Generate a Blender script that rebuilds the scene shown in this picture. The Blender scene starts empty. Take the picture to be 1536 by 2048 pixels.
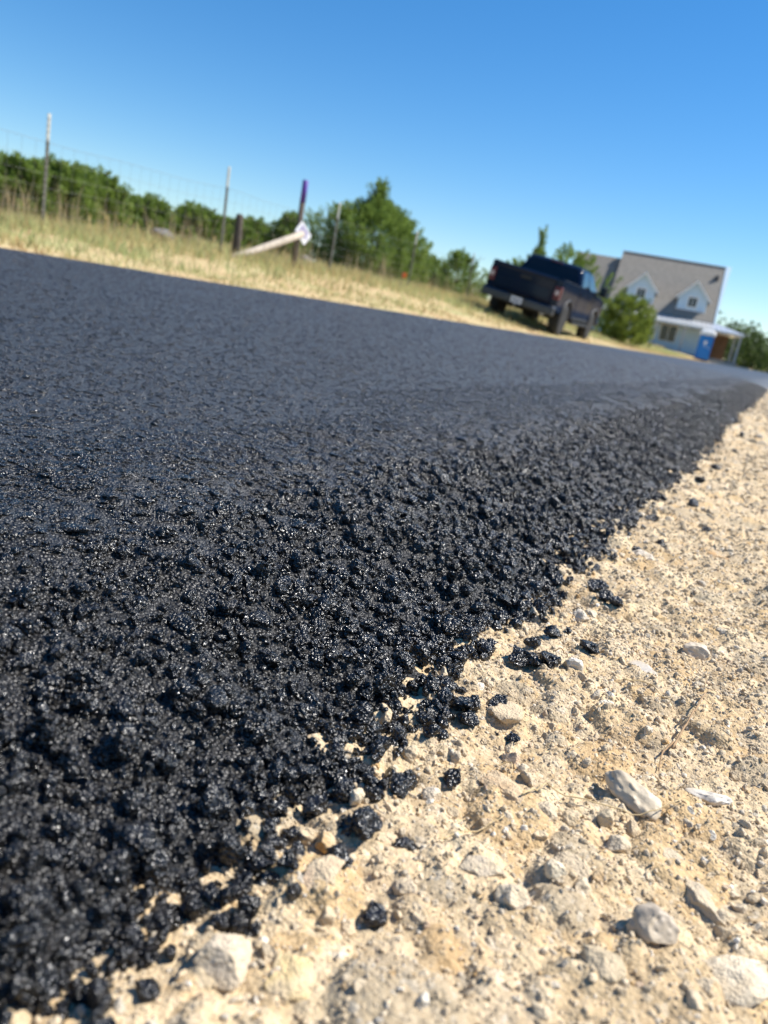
import bpy, math, random
import numpy as np
from mathutils import Vector, Matrix, Euler

# ------------------------------------------------------------------ camera, sky, sun, exposure
scene = bpy.context.scene
R = math.radians
CAM = Vector((0.0, 0.0, 0.23))
cd = bpy.data.cameras.new('camera')
cam = bpy.data.objects.new('camera', cd)
scene.collection.objects.link(cam)
rot = Matrix(((0.87037962, -0.28200366, 0.40362513),
              (0.4567059, 0.15603169, -0.87582752),
              (0.18400825, 0.9466404, 0.26459954)))
cam.matrix_world = Matrix.Translation(CAM) @ rot.to_4x4()
cd.sensor_fit = 'VERTICAL'
cd.sensor_height = 36.0
cd.lens = 36.0 * 1538.0 / 2048.0
cd.clip_start = 0.01
cd.clip_end = 3000
cd.dof.use_dof = True
cd.dof.focus_distance = 0.52
cd.dof.aperture_fstop = 8.8
scene.camera = cam

SUN_AZ = R(40)      # from +X towards +Y
SUN_EL = R(52)
sun_dir = Vector((math.cos(SUN_AZ) * math.cos(SUN_EL), math.sin(SUN_AZ) * math.cos(SUN_EL), math.sin(SUN_EL)))
world = bpy.data.worlds.new('World')
scene.world = world
world.use_nodes = True
wn = world.node_tree
sky = wn.nodes.new('ShaderNodeTexSky')
sky.sky_type = 'NISHITA'
sky.sun_disc = False
sky.sun_elevation = SUN_EL
sky.sun_rotation = math.pi / 2 - SUN_AZ
sky.air_density = 1.0
sky.dust_density = 0.0
sky.ozone_density = 5.0
sky.altitude = 0
bg = wn.nodes['Background']
bg.inputs['Strength'].default_value = 0.081
hs = wn.nodes.new('ShaderNodeHueSaturation')
hs.inputs['Saturation'].default_value = 1.28
wn.links.new(sky.outputs['Color'], hs.inputs['Color'])
wn.links.new(hs.outputs['Color'], bg.inputs['Color'])
sl = bpy.data.lights.new('sun', 'SUN')
sl.energy = 4.5
sl.angle = R(0.5)
sl.color = (1.0, 0.95, 0.87)
sun = bpy.data.objects.new('sun', sl)
sun.rotation_euler = sun_dir.to_track_quat('Z', 'Y').to_euler()
sun.location = (20, 20, 30)
scene.collection.objects.link(sun)
scene.view_settings.view_transform = 'Standard'
scene.view_settings.look = 'None'
scene.view_settings.gamma = 1.0
scene.view_settings.exposure = 0.9
scene.render.engine = 'CYCLES'
scene.cycles.use_denoising = True
scene.cycles.max_bounces = 6
scene.cycles.sample_clamp_indirect = 3.0
scene.cycles.sample_clamp_direct = 12.0

rng = np.random.default_rng(7)
random.seed(7)
COL = scene.collection

# ------------------------------------------------------------------ helpers
def tag(o, label=None, cat=None, group=None, kind=None):
    if label: o['label'] = label
    if cat: o['category'] = cat
    if group: o['group'] = group
    if kind: o['kind'] = kind
    return o

def link(o, parent=None):
    COL.objects.link(o)
    if parent is not None:
        o.parent = parent
    return o

def empty(name, loc, rotz=0.0, label=None, cat=None, group=None):
    o = bpy.data.objects.new(name, None)
    o.empty_display_size = 0.1
    o.location = loc
    o.rotation_euler = (0, 0, rotz)
    link(o)
    return tag(o, label, cat, group)

def np_mesh(name, V, Fc, mat, smooth=True, tint=None):
    """V (n,3), Fc (m,k) arrays -> mesh"""
    V = np.ascontiguousarray(V, dtype=np.float32)
    Fc = np.ascontiguousarray(Fc, dtype=np.int32)
    me = bpy.data.meshes.new(name)
    m, k = Fc.shape
    me.vertices.add(len(V)); me.loops.add(m * k); me.polygons.add(m)
    me.vertices.foreach_set('co', V.ravel())
    me.loops.foreach_set('vertex_index', Fc.ravel())
    me.polygons.foreach_set('loop_start', np.arange(0, m * k, k, dtype=np.int32))
    me.polygons.foreach_set('use_smooth', np.full(m, smooth, dtype=bool))
    me.update(calc_edges=True)
    if tint is not None:
        a = me.color_attributes.new('tint', 'FLOAT_COLOR', 'POINT')
        c = np.ones((len(V), 4), dtype=np.float32); c[:, :3] = tint
        a.data.foreach_set('color', c.ravel())
    if mat: me.materials.append(mat)
    return me

class MB:
    def __init__(s): s.v = []; s.f = []
    def add(s, vs, fs):
        n = len(s.v); s.v += [tuple(p) for p in vs]; s.f += [tuple(i + n for i in f) for f in fs]; return s
    def box(s, x0, x1, y0, y1, z0, z1):
        return s.add([(x0,y0,z0),(x1,y0,z0),(x1,y1,z0),(x0,y1,z0),(x0,y0,z1),(x1,y0,z1),(x1,y1,z1),(x0,y1,z1)],
                     [(0,3,2,1),(4,5,6,7),(0,1,5,4),(1,2,6,5),(2,3,7,6),(3,0,4,7)])
    def prism(s, poly, axis, a, b):
        n = len(poly)
        def P(p, t):
            return {'x': (t, p[0], p[1]), 'y': (p[0], t, p[1]), 'z': (p[0], p[1], t)}[axis]
        vs = [P(p, a) for p in poly] + [P(p, b) for p in poly]
        fs = [tuple(range(n - 1, -1, -1)), tuple(range(n, 2 * n))]
        fs += [(i, (i + 1) % n, n + (i + 1) % n, n + i) for i in range(n)]
        return s.add(vs, fs)
    def tube(s, pts, rad, n=8, cap=True):
        pts = [Vector(p) for p in pts]
        if not isinstance(rad, (list, tuple)): rad = [rad] * len(pts)
        vs = []; up = None
        for i, p in enumerate(pts):
            d = (pts[min(i + 1, len(pts) - 1)] - pts[max(i - 1, 0)]).normalized()
            if up is None:
                up = d.orthogonal().normalized()
            up = (up - d * up.dot(d)).normalized()
            w = d.cross(up)
            for k in range(n):
                a = 2 * math.pi * k / n
                vs.append(p + (up * math.cos(a) + w * math.sin(a)) * rad[i])
        fs = []
        for i in range(len(pts) - 1):
            for k in range(n):
                a, b = i * n + k, i * n + (k + 1) % n
                fs.append((a, b, b + n, a + n))
        if cap:
            fs.append(tuple(range(n - 1, -1, -1)))
            fs.append(tuple(range((len(pts) - 1) * n, len(pts) * n)))
        return s.add(vs, fs)
    def lathe(s, prof, n, axis='x', c=(0, 0, 0)):
        """prof: list (t along axis, radius)"""
        vs = []
        for t, r in prof:
            for k in range(n):
                a = 2 * math.pi * k / n
                u, w = r * math.cos(a), r * math.sin(a)
                vs.append({'x': (c[0] + t, c[1] + u, c[2] + w), 'y': (c[0] + u, c[1] + t, c[2] + w), 'z': (c[0] + u, c[1] + w, c[2] + t)}[axis])
        fs = []
        for i in range(len(prof) - 1):
            for k in range(n):
                a, b = i * n + k, i * n + (k + 1) % n
                fs.append((a, b, b + n, a + n))
        fs.append(tuple(range(n - 1, -1, -1)))
        fs.append(tuple(range((len(prof) - 1) * n, len(prof) * n)))
        return s.add(vs, fs)
    def mesh(s, name, mat, smooth=False):
        me = bpy.data.meshes.new(name)
        me.from_pydata(s.v, [], s.f)
        import bmesh
        bm = bmesh.new(); bm.from_mesh(me); bmesh.ops.recalc_face_normals(bm, faces=bm.faces); bm.to_mesh(me); bm.free()
        if smooth:
            me.polygons.foreach_set('use_smooth', [True] * len(me.polygons))
        me.update()
        if mat: me.materials.append(mat)
        return me
    def build(s, name, mat, parent=None, bevel=0.0, smooth=False, seg=2):
        o = bpy.data.objects.new(name, s.mesh(name, mat, smooth))
        link(o, parent)
        if bevel:
            m = o.modifiers.new('bevel', 'BEVEL'); m.width = bevel; m.segments = seg
            m.limit_method = 'ANGLE'; m.angle_limit = R(35); m.harden_normals = False
        return o

# ---- numpy value noise
def _h(ix, iy, seed):
    n = (ix.astype(np.int64) * 374761393 + iy.astype(np.int64) * 668265263 + seed * 974634777) & 0x7fffffff
    n = ((n ^ (n >> 13)) * 1274126177) & 0x7fffffff
    n = (n ^ (n >> 16)) & 0xffff
    return n / 65535.0
def vnoise(x, y, seed=0):
    x = np.asarray(x, float); y = np.asarray(y, float)
    ix = np.floor(x); iy = np.floor(y); fx = x - ix; fy = y - iy
    fx = fx * fx * (3 - 2 * fx); fy = fy * fy * (3 - 2 * fy)
    a = _h(ix, iy, seed); b = _h(ix + 1, iy, seed); c = _h(ix, iy + 1, seed); d = _h(ix + 1, iy + 1, seed)
    return (a + (b - a) * fx) * (1 - fy) + (c + (d - c) * fx) * fy - 0.5
def sstep(a, b, x):
    t = np.clip((x - a) / (b - a), 0, 1); return t * t * (3 - 2 * t)

def ico(sub):
    t = (1 + 5 ** .5) / 2
    v = [(-1,t,0),(1,t,0),(-1,-t,0),(1,-t,0),(0,-1,t),(0,1,t),(0,-1,-t),(0,1,-t),(t,0,-1),(t,0,1),(-t,0,-1),(-t,0,1)]
    v = [np.array(p) / np.linalg.norm(p) for p in v]
    f = [(0,11,5),(0,5,1),(0,1,7),(0,7,10),(0,10,11),(1,5,9),(5,11,4),(11,10,2),(10,7,6),(7,1,8),(3,9,4),(3,4,2),(3,2,6),(3,6,8),(3,8,9),(4,9,5),(2,4,11),(6,2,10),(8,6,7),(9,8,1)]
    for _ in range(sub):
        cache = {}; nf = []
        def mid(a, b):
            k = (min(a, b), max(a, b))
            if k not in cache:
                p = v[a] + v[b]; v.append(p / np.linalg.norm(p)); cache[k] = len(v) - 1
            return cache[k]
        for a, b, c in f:
            ab, bc, ca = mid(a, b), mid(b, c), mid(c, a)
            nf += [(a, ab, ca), (b, bc, ab), (c, ca, bc), (ab, bc, ca)]
        f = nf
    return np.array(v), np.array(f)
ICO = [ico(i) for i in range(5)]

def rand_dirs(r, n):
    d = r.normal(size=(n, 3)); return d / np.linalg.norm(d, axis=1)[:, None]

def rock_verts(sub, seed, planes=9, lo=.5, hi=.85, noise=.04):
    r = np.random.default_rng(seed); v = ICO[sub][0].copy()
    for n in rand_dirs(r, planes):
        s = v @ n; d = r.uniform(lo, hi)
        v -= np.outer(np.maximum(0, s - d), n)
    for c in rand_dirs(r, 26):
        v *= (1 + r.normal() * noise * np.exp(-((ICO[sub][0] - c) ** 2).sum(1) / .12))[:, None]
    if sub >= 2:
        d = ICO[sub][0]
        for c in rand_dirs(r, 60 if sub == 2 else 170):
            v *= (1 + r.normal() * noise * .55 * np.exp(-((d - c) ** 2).sum(1) / r.choice([.006, .015, .03])))[:, None]
    return v / np.abs(v).max()

def lump_verts(sub, seed, knob=.14, fine=0):
    """tar-coated stone: an angular core with knobs and a crust of stuck-on fines"""
    r = np.random.default_rng(seed); d = ICO[sub][0]; v = d.copy()
    for n in rand_dirs(r, 8):
        s = v @ n; v -= np.outer(np.maximum(0, s - r.uniform(.45, .9)), n)
    rad = np.ones(len(d))
    for c in rand_dirs(r, 9):
        rad += knob * r.uniform(.2, 1) * np.exp(-((d - c) ** 2).sum(1) / r.uniform(.04, .2))
    for c in rand_dirs(r, 9):
        rad -= knob * .8 * np.exp(-((d - c) ** 2).sum(1) / .06)
    for c in rand_dirs(r, fine):
        rad += r.uniform(.02, .12) * np.exp(-((d - c) ** 2).sum(1) / r.choice([.003, .005, .010]))
    v = v * rad[:, None]
    return v / np.abs(v).max()

def rot_mats(r, n, tilt=math.pi):
    q = r.normal(size=(n, 4)); q /= np.linalg.norm(q, axis=1)[:, None]
    w, x, y, z = q.T
    return np.stack([np.stack([1-2*(y*y+z*z), 2*(x*y-z*w), 2*(x*z+y*w)], -1),
                     np.stack([2*(x*y+z*w), 1-2*(x*x+z*z), 2*(y*z-x*w)], -1),
                     np.stack([2*(x*z-y*w), 2*(y*z+x*w), 1-2*(x*x+y*y)], -1)], 1)

def gn_scatter(name, P, eul, scl, idx, templates, parent=None, tint=None):
    """one stuff object: a point per piece, each drawn as an instance of one of the template meshes"""
    me = bpy.data.meshes.new(name)
    n = len(P); me.vertices.add(n); me.vertices.foreach_set('co', np.asarray(P, np.float32).ravel())
    for nm, arr in (('rot', eul), ('scl', scl)):
        at = me.attributes.new(nm, 'FLOAT_VECTOR', 'POINT'); at.data.foreach_set('vector', np.asarray(arr, np.float32).ravel())
    at = me.attributes.new('idx', 'INT', 'POINT'); at.data.foreach_set('value', np.asarray(idx, np.int32))
    if tint is not None:
        at = me.attributes.new('tint', 'FLOAT_COLOR', 'POINT'); c = np.ones((n, 4), np.float32); c[:, :3] = tint
        at.data.foreach_set('color', c.ravel())
    me.update()
    o = link(bpy.data.objects.new(name, me), parent)
    g = bpy.data.node_groups.new(name + '_pieces', 'GeometryNodeTree')
    g.interface.new_socket('Geometry', in_out='INPUT', socket_type='NodeSocketGeometry')
    g.interface.new_socket('Geometry', in_out='OUTPUT', socket_type='NodeSocketGeometry')
    gi = g.nodes.new('NodeGroupInput'); go = g.nodes.new('NodeGroupOutput')
    jn = g.nodes.new('GeometryNodeJoinGeometry')
    for k, tm in enumerate(templates):
        t = bpy.data.objects.new(name + '_piece', tm)
        oi = g.nodes.new('GeometryNodeObjectInfo'); oi.inputs['Object'].default_value = t
        gt = g.nodes.new('GeometryNodeGeometryToInstance')
        g.links.new(oi.outputs['Geometry'], gt.inputs[0]); g.links.new(gt.outputs[0], jn.inputs[0])
    ip = g.nodes.new('GeometryNodeInstanceOnPoints')
    def na(nm, ty):
        q = g.nodes.new('GeometryNodeInputNamedAttribute'); q.data_type = ty; q.inputs['Name'].default_value = nm; return q.outputs['Attribute']
    g.links.new(gi.outputs[0], ip.inputs['Points']); g.links.new(jn.outputs[0], ip.inputs['Instance'])
    ip.inputs['Pick Instance'].default_value = True
    g.links.new(na('idx', 'INT'), ip.inputs['Instance Index'])
    g.links.new(na('rot', 'FLOAT_VECTOR'), ip.inputs['Rotation'])
    g.links.new(na('scl', 'FLOAT_VECTOR'), ip.inputs['Scale'])
    g.links.new(ip.outputs[0], go.inputs[0])
    md = o.modifiers.new('pieces', 'NODES'); md.node_group = g
    o['kind'] = 'stuff'
    return o

def merge(parts):
    V = []; Fs = []; T = []; n = 0
    for v, f, t in parts:
        V.append(v); Fs.append(f + n); n += len(v); T.append(t)
    return np.concatenate(V), np.concatenate(Fs), (np.concatenate(T) if T[0] is not None else None)

# camera space test, used only to keep dense detail where it can be seen
RM = np.array(rot)
def screen(P):
    c = (np.asarray(P) - np.array(CAM)) @ RM
    d = -c[:, 2]; dd = np.where(d > 1e-4, d, 1e-4)
    return 768 + 1538 * c[:, 0] / dd, 1024 - 1538 * c[:, 1] / dd, d

# ------------------------------------------------------------------ materials
def new_mat(name):
    m = bpy.data.materials.new(name); m.use_nodes = True
    nt = m.node_tree; b = nt.nodes['Principled BSDF']
    return m, nt, b
def N(nt, t, **kw):
    n = nt.nodes.new(t)
    for k, v in kw.items():
        if k.startswith('_'): setattr(n, k[1:], v)
        else: n.inputs[k].default_value = v
    return n
def ramp(nt, fac, stops):
    n = nt.nodes.new('ShaderNodeValToRGB'); e = n.color_ramp.elements
    e[0].position, e[0].color = stops[0][0], (*stops[0][1], 1)
    e[1].position, e[1].color = stops[-1][0], (*stops[-1][1], 1)
    for p, c in stops[1:-1]:
        x = e.new(p); x.color = (*c, 1)
    nt.links.new(fac, n.inputs[0]); return n.outputs[0]
def mixc(nt, mode, fac, a, b):
    n = nt.nodes.new('ShaderNodeMix'); n.data_type = 'RGBA'; n.blend_type = mode
    for sock, val in ((n.inputs[0], fac), (n.inputs[6], a), (n.inputs[7], b)):
        if hasattr(val, 'is_linked') or isinstance(val, bpy.types.NodeSocket): nt.links.new(val, sock)
        elif isinstance(val, (int, float)): sock.default_value = val
        else: sock.default_value = (*val, 1)
    return n.outputs[2]
def bump(nt, b, h, strength, dist, prev=None):
    n = nt.nodes.new('ShaderNodeBump'); n.inputs['Strength'].default_value = strength; n.inputs['Distance'].default_value = dist
    nt.links.new(h, n.inputs['Height'])
    if prev is not None: nt.links.new(prev, n.inputs['Normal'])
    nt.links.new(n.outputs[0], b.inputs['Normal']); return n.outputs[0]
def wpos(nt):
    return nt.nodes.new('ShaderNodeNewGeometry').outputs['Position']
def noise(nt, vec, scale, detail=3, rough=.55):
    n = N(nt, 'ShaderNodeTexNoise', Scale=scale, Detail=detail, Roughness=rough)
    nt.links.new(vec, n.inputs['Vector']); return n.outputs['Fac']

def plain(name, col, rough=.6, metal=0.0, var=.12, scale=6, bmp=0, coat=0, spec=.5):
    m, nt, b = new_mat(name)
    tc = nt.nodes.new('ShaderNodeTexCoord').outputs['Object']
    f = noise(nt, tc, scale, 4)
    lo = tuple(c * (1 - var) for c in col); hi = tuple(min(1, c * (1 + var)) for c in col)
    nt.links.new(ramp(nt, f, [(.3, lo), (.7, hi)]), b.inputs['Base Color'])
    b.inputs['Roughness'].default_value = rough; b.inputs['Metallic'].default_value = metal
    b.inputs['Specular IOR Level'].default_value = spec
    if coat: b.inputs['Coat Weight'].default_value = coat; b.inputs['Coat Roughness'].default_value = .06
    if bmp: bump(nt, b, noise(nt, tc, scale * 8, 3), bmp, .01)
    return m

def asphalt_mat(name, sheet_bump):
    m, nt, b = new_mat(name)
    p = wpos(nt)
    col = ramp(nt, noise(nt, p, 160, 2), [(.35, (.0040, .0036, .0034)), (.62, (.0085, .0076, .0070)), (.8, (.022, .0165, .013))])
    nt.links.new(col, b.inputs['Base Color'])
    rg = ramp(nt, noise(nt, p, 900, 2), [(.34, (.18 + .2 * sheet_bump,) * 3), (.5, (.28 + .2 * sheet_bump,) * 3), (.68, (.42 + .2 * sheet_bump,) * 3)])
    nt.links.new(rg, b.inputs['Roughness'])
    b.inputs['Specular IOR Level'].default_value = 0.95 if sheet_bump else .95
    def beads(scale, st, dist, prev):
        vo = N(nt, 'ShaderNodeTexVoronoi', Scale=scale); nt.links.new(p, vo.inputs['Vector'])
        inv = N(nt, 'ShaderNodeMath', _operation='SUBTRACT'); inv.inputs[0].default_value = 1.0; nt.links.new(vo.outputs['Distance'], inv.inputs[1])
        return bump(nt, b, inv.outputs[0], st, dist, prev)
    if sheet_bump:
        n1 = beads(190, .8, .0026, None); beads(520, 1.0, .0020, n1)
    else:
        n1 = bump(nt, b, noise(nt, p, 230, 3, .6), .5, .004); n1 = beads(440, .9, .0022, n1); beads(880, .7, .0009, n1)
    return m

def tint_mat(name, attr, rough=.9, mott=.25, scale=350.0, bmp=.9, dist=.0020, spec=.25):
    m, nt, b = new_mat(name); p = wpos(nt)
    if attr == 'object': c = nt.nodes.new('ShaderNodeObjectInfo').outputs['Color']
    else:
        a = nt.nodes.new('ShaderNodeAttribute'); a.attribute_type = 'INSTANCER'; a.attribute_name = 'tint'; c = a.outputs['Color']
    f = noise(nt, p, scale, 4, .65)
    g = ramp(nt, f, [(.28, (1 - mott,) * 3), (.72, (1 + mott * .6,) * 3)])
    c2 = mixc(nt, 'MULTIPLY', 1.0, c, g)
    # dust speckle of the surrounding soil
    f2 = noise(nt, p, scale * .35, 3)
    dust = ramp(nt, f2, [(.38, (.08,) * 3), (.66, (.85, .85, .85))])
    c3 = mixc(nt, 'MIX', dust, c2, (.60, .48, .32))
    nt.links.new(c3, b.inputs['Base Color'])
    b.inputs['Roughness'].default_value = rough; b.inputs['Specular IOR Level'].default_value = spec
    n1 = bump(nt, b, f, bmp, dist)
    vp = N(nt, 'ShaderNodeTexVoronoi', Scale=scale * 2.2); nt.links.new(p, vp.inputs['Vector'])
    bump(nt, b, vp.outputs['Distance'], bmp * .7, dist * .4, n1)
    return m

def leaf_mat(name, rough=.65, trans=.25):
    m, nt, b = new_mat(name)
    a = nt.nodes.new('ShaderNodeVertexColor'); a.layer_name = 'tint'
    nt.links.new(a.outputs['Color'], b.inputs['Base Color'])
    b.inputs['Roughness'].default_value = rough; b.inputs['Specular IOR Level'].default_value = .2
    tr = nt.nodes.new('ShaderNodeBsdfTranslucent'); nt.links.new(a.outputs['Color'], tr.inputs['Color'])
    mx = nt.nodes.new('ShaderNodeMixShader'); mx.inputs[0].default_value = trans
    nt.links.new(b.outputs[0], mx.inputs[1]); nt.links.new(tr.outputs[0], mx.inputs[2])
    nt.links.new(mx.outputs[0], nt.nodes['Material Output'].inputs['Surface'])
    return m

def dirt_mat():
    m, nt, b = new_mat('limestone_dirt'); p = wpos(nt)
    f = noise(nt, p, 19, 6, .68)
    c = ramp(nt, f, [(.3, (.48, .36, .22)), (.45, (.52, .405, .26)), (.6, (.57, .455, .295)), (.72, (.64, .54, .385))])
    g = ramp(nt, noise(nt, p, 420, 3, .7), [(.3, (.72, .70, .66)), (.7, (1.12, 1.12, 1.12))])
    c = mixc(nt, 'MULTIPLY', 1.0, c, g)
    vo = N(nt, 'ShaderNodeTexVoronoi', Scale=330.0); nt.links.new(p, vo.inputs['Vector'])
    v2 = N(nt, 'ShaderNodeTexVoronoi', Scale=900.0); nt.links.new(p, v2.inputs['Vector'])
    sp = ramp(nt, vo.outputs['Color'], [(.72, (0, 0, 0)), (.9, (.6, .6, .6))])
    c = mixc(nt, 'MIX', sp, c, (.66, .57, .43))
    bd = nt.nodes.new('ShaderNodeVertexColor'); bd.layer_name = 'bed'
    c = mixc(nt, 'MULTIPLY', 1.0, c, bd.outputs['Color'])
    nt.links.new(c, b.inputs['Base Color'])
    b.inputs['Roughness'].default_value = .95; b.inputs['Specular IOR Level'].default_value = .15
    i1 = N(nt, 'ShaderNodeMath', _operation='MULTIPLY'); i1.inputs[1].default_value = -1.0; nt.links.new(vo.outputs['Distance'], i1.inputs[0])
    i2 = N(nt, 'ShaderNodeMath', _operation='MULTIPLY'); i2.inputs[1].default_value = -1.0; nt.links.new(v2.outputs['Distance'], i2.inputs[0])
    n1 = bump(nt, b, i1.outputs[0], .6, .0014)
    n2 = bump(nt, b, i2.outputs[0], .6, .0007, n1)
    n3 = bump(nt, b, noise(nt, p, 120, 4), .5, .004, n2)
    return m

def ground_mat():
    m, nt, b = new_mat('dry_grassland_soil'); p = wpos(nt)
    f = noise(nt, p, 1.3, 5, .6)
    c = ramp(nt, f, [(.3, (.44, .30, .16)), (.5, (.50, .38, .21)), (.7, (.40, .38, .18))])
    c = mixc(nt, 'MULTIPLY', 1.0, c, ramp(nt, noise(nt, p, 14, 4), [(.3, (.75,) * 3), (.7, (1.15,) * 3)]))
    nt.links.new(c, b.inputs['Base Color']); b.inputs['Roughness'].default_value = .95
    b.inputs['Specular IOR Level'].default_value = .1
    bump(nt, b, noise(nt, p, 20, 4), .6, .04)
    return m

M_ASPH = asphalt_mat('tar_coated_aggregate', False)
M_MAT = asphalt_mat('fresh_asphalt_mat', True)
M_DIRT = dirt_mat()
M_GROUND = ground_mat()
M_STONE = tint_mat('limestone', 'object')
M_GRAVEL = tint_mat('limestone_gravel', 'tint')
M_FLINT = tint_mat('flint', 'object', rough=.55, mott=.35, scale=150, bmp=.4, dist=.0015, spec=.4)
M_LEAF = leaf_mat('juniper_foliage', .65, .4)
M_GRASS = leaf_mat('dry_grass', .8, .45)
M_BARK = plain('juniper_bark', (.12, .085, .06), .95, var=.3, scale=12, bmp=.5)

# ------------------------------------------------------------------ terrain functions
def bank(y):
    return np.interp(y, [-60, 4, 7, 11, 14, 20, 26, 34, 50, 75, 120], [.2, .2, .24, .4, .52, .58, .6, .5, .35, .4, .6])
def ground_z(x, y):
    x = np.asarray(x, float); y = np.asarray(y, float)
    t = np.clip((-5.25 - x) / 3.75, 0, 1)
    z = bank(y) * t + np.clip(-9 - x, 0, 40) * .012
    z = z + vnoise(x * .9, y * .9, 3) * .07 * sstep(5.0, 6.2, -x)
    z = z - .035 * (1 - sstep(4.85, 5.3, -x)) * (x < 0) - .035 * (x >= 0) * (1 - sstep(3.0, 3.6, x))
    return z
def toe_x(y):
    y = np.asarray(y, float)
    return -.128 + vnoise(y * 9, y * 0 + 3.3, 11) * .030 + vnoise(y * 31, y * 0 + 9.1, 12) * .026 + vnoise(y * 80, y * 0 + 1.1, 13) * .012
MAT_T = .070
def road_z(x, y, rough=True):
    s = toe_x(y) - x
    t = np.clip(s / .34, 0, 1)
    z = MAT_T * (1 - (1 - t) ** 1.8) - .014 * (1 - sstep(0, .02, s)) - .05 * (1 - sstep(-.06, 0.0, s))
    z = z + (vnoise(x * 14, y * 14, 21) * .010 + vnoise(x * 45, y * 45, 22) * .006) * (1 - sstep(.22, .42, s)) * sstep(-.01, .05, s)
    z = z + vnoise(x * 5, y * 1.2, 25) * .002 + vnoise(x * 60, y * 60, 24) * .0012
    # far edge falls away
    return z - .075 * sstep(4.86, 4.95, -x - .11 * vnoise(y * 2.1, y * 0, 26) - .05 * vnoise(y * 9, y * 0, 27))
def domes(x, y, cell, seed, fill, want_id=False):
    gx = x / cell; gy = y / cell; ix = np.floor(gx); iy = np.floor(gy); best = np.zeros(np.shape(gx)); ids = np.zeros(np.shape(gx))
    for a in (-1, 0, 1):
        for b in (-1, 0, 1):
            cx = ix + a; cy = iy + b
            jx = cx + .1 + .8 * _h(cx, cy, seed); jy = cy + .1 + .8 * _h(cx, cy, seed + 1)
            r = .25 + .5 * _h(cx, cy, seed + 2); asp = .6 + .9 * _h(cx, cy, seed + 3); th = 3.14 * _h(cx, cy, seed + 5)
            u = (gx - jx) * np.cos(th) + (gy - jy) * np.sin(th); w = -(gx - jx) * np.sin(th) + (gy - jy) * np.cos(th)
            q = (u / r) ** 2 + (w / r * asp) ** 2
            h = np.clip((1 - q) * 1.8, 0, 1) ** .55 * r * (_h(cx, cy, seed + 4) < fill)
            ids = np.where(h > best, .001 + _h(cx, cy, seed + 6), ids)
            best = np.maximum(best, h)
    return (best, ids) if want_id else best
def dirt_z(x, y):
    x = np.asarray(x, float); y = np.asarray(y, float)
    z = vnoise(x * 7, y * 7, 31) * .007 + vnoise(x * 25, y * 25, 32) * .005 + vnoise(x * 70, y * 70, 33) * .0032 + vnoise(x * 180, y * 180, 34) * .0016
    z = z + domes(x, y, .034, 61, .55) * .0075 + domes(x, y, .0150, 71, .55) * .0040 + domes(x, y, .0070, 81, .5) * .0020
    return z - .03 * sstep(2.7, 3.2, x)

def graded(lo, hi, a, b, step, g):
    """fine between a and b, spacing growing outwards"""
    c = list(np.arange(a, b, step)); s = step
    up = [];  p = c[-1]
    while p < hi: s *= g; p += s; up.append(min(p, hi))
    dn = []; p = a; s = step
    while p > lo: s *= g; p -= s; dn.append(max(p, lo))
    return np.array(dn[::-1] + c + up)
def sheet(name, xs, ys, zf, mat):
    X, Y = np.meshgrid(xs, ys); Z = zf(X, Y)
    V = np.stack([X, Y, Z], -1).reshape(-1, 3)
    nx, ny = len(xs), len(ys)
    i = (np.arange(ny - 1)[:, None] * nx + np.arange(nx - 1)[None]).ravel()
    Fc = np.stack([i, i + 1, i + nx + 1, i + nx], 1)
    o = link(bpy.data.objects.new(name, np_mesh(name, V, Fc, mat)))
    o['kind'] = 'structure'
    return o

# ------------------------------------------------------------------ setting: ground, shoulder, road
ground = sheet('ground', graded(-420, 420, -12, 5, .28, 1.12), graded(-80, 900, -4, 45, .35, 1.09), ground_z, M_GROUND)
shoulder = sheet('dirt_shoulder', graded(-.62, 3.3, -.16, .10, .0017, 1.07), graded(-2.5, 112, .13, .75, .0018, 1.03), dirt_z, M_DIRT)

# the bedded stones keep their own colours
co = np.empty(len(shoulder.data.vertices) * 3, np.float32); shoulder.data.vertices.foreach_get('co', co); co = co.reshape(-1, 3)
bed = np.ones((len(co), 4), np.float32)
TINTS = np.array([(1, 1, 1), (.80, .82, .86), (1.12, 1.12, 1.12), (.95, .87, .75), (.88, .85, .81), (1.05, 1.06, 1.10), (1.0, .95, .88)])
for cell, seed, fill in ((.0070, 81, .5), (.0150, 71, .55), (.034, 61, .55)):
    h_, id_ = domes(co[:, 0].astype(float), co[:, 1].astype(float), cell, seed, fill, True)
    t_ = TINTS[(id_ * 6.99).astype(int) % 7]; w_ = sstep(.02, .12, h_)[:, None]
    bed[:, :3] = bed[:, :3] * (1 - w_) + t_ * w_
at_ = shoulder.data.color_attributes.new('bed', 'FLOAT_COLOR', 'POINT'); at_.data.foreach_set('color', bed.ravel())

ys = graded(-2.5, 112, .05, 1.0, .004, 1.035)
sv = np.concatenate([np.arange(-.05, .44, .0045), .44 + np.cumsum(.0045 * 1.06 ** np.arange(1, 70))])
sv = np.concatenate([sv[sv < 4.45], np.linspace(4.45, 5.05, 34)])
Y, S = np.meshgrid(ys, sv, indexing='ij')
blend = np.clip(1 - S / .5, 0, 1)
X = -.128 + (toe_x(Y) + .128) * blend - S
V = np.stack([X, Y, road_z(X, Y)], -1).reshape(-1, 3)
nx, ny = len(sv), len(ys)
i = (np.arange(ny - 1)[:, None] * nx + np.arange(nx - 1)[None]).ravel()
road = link(bpy.data.objects.new('road', np_mesh('road', V, np.stack([i, i + nx, i + nx + 1, i + 1], 1), M_MAT)))
road['kind'] = 'structure'

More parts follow.
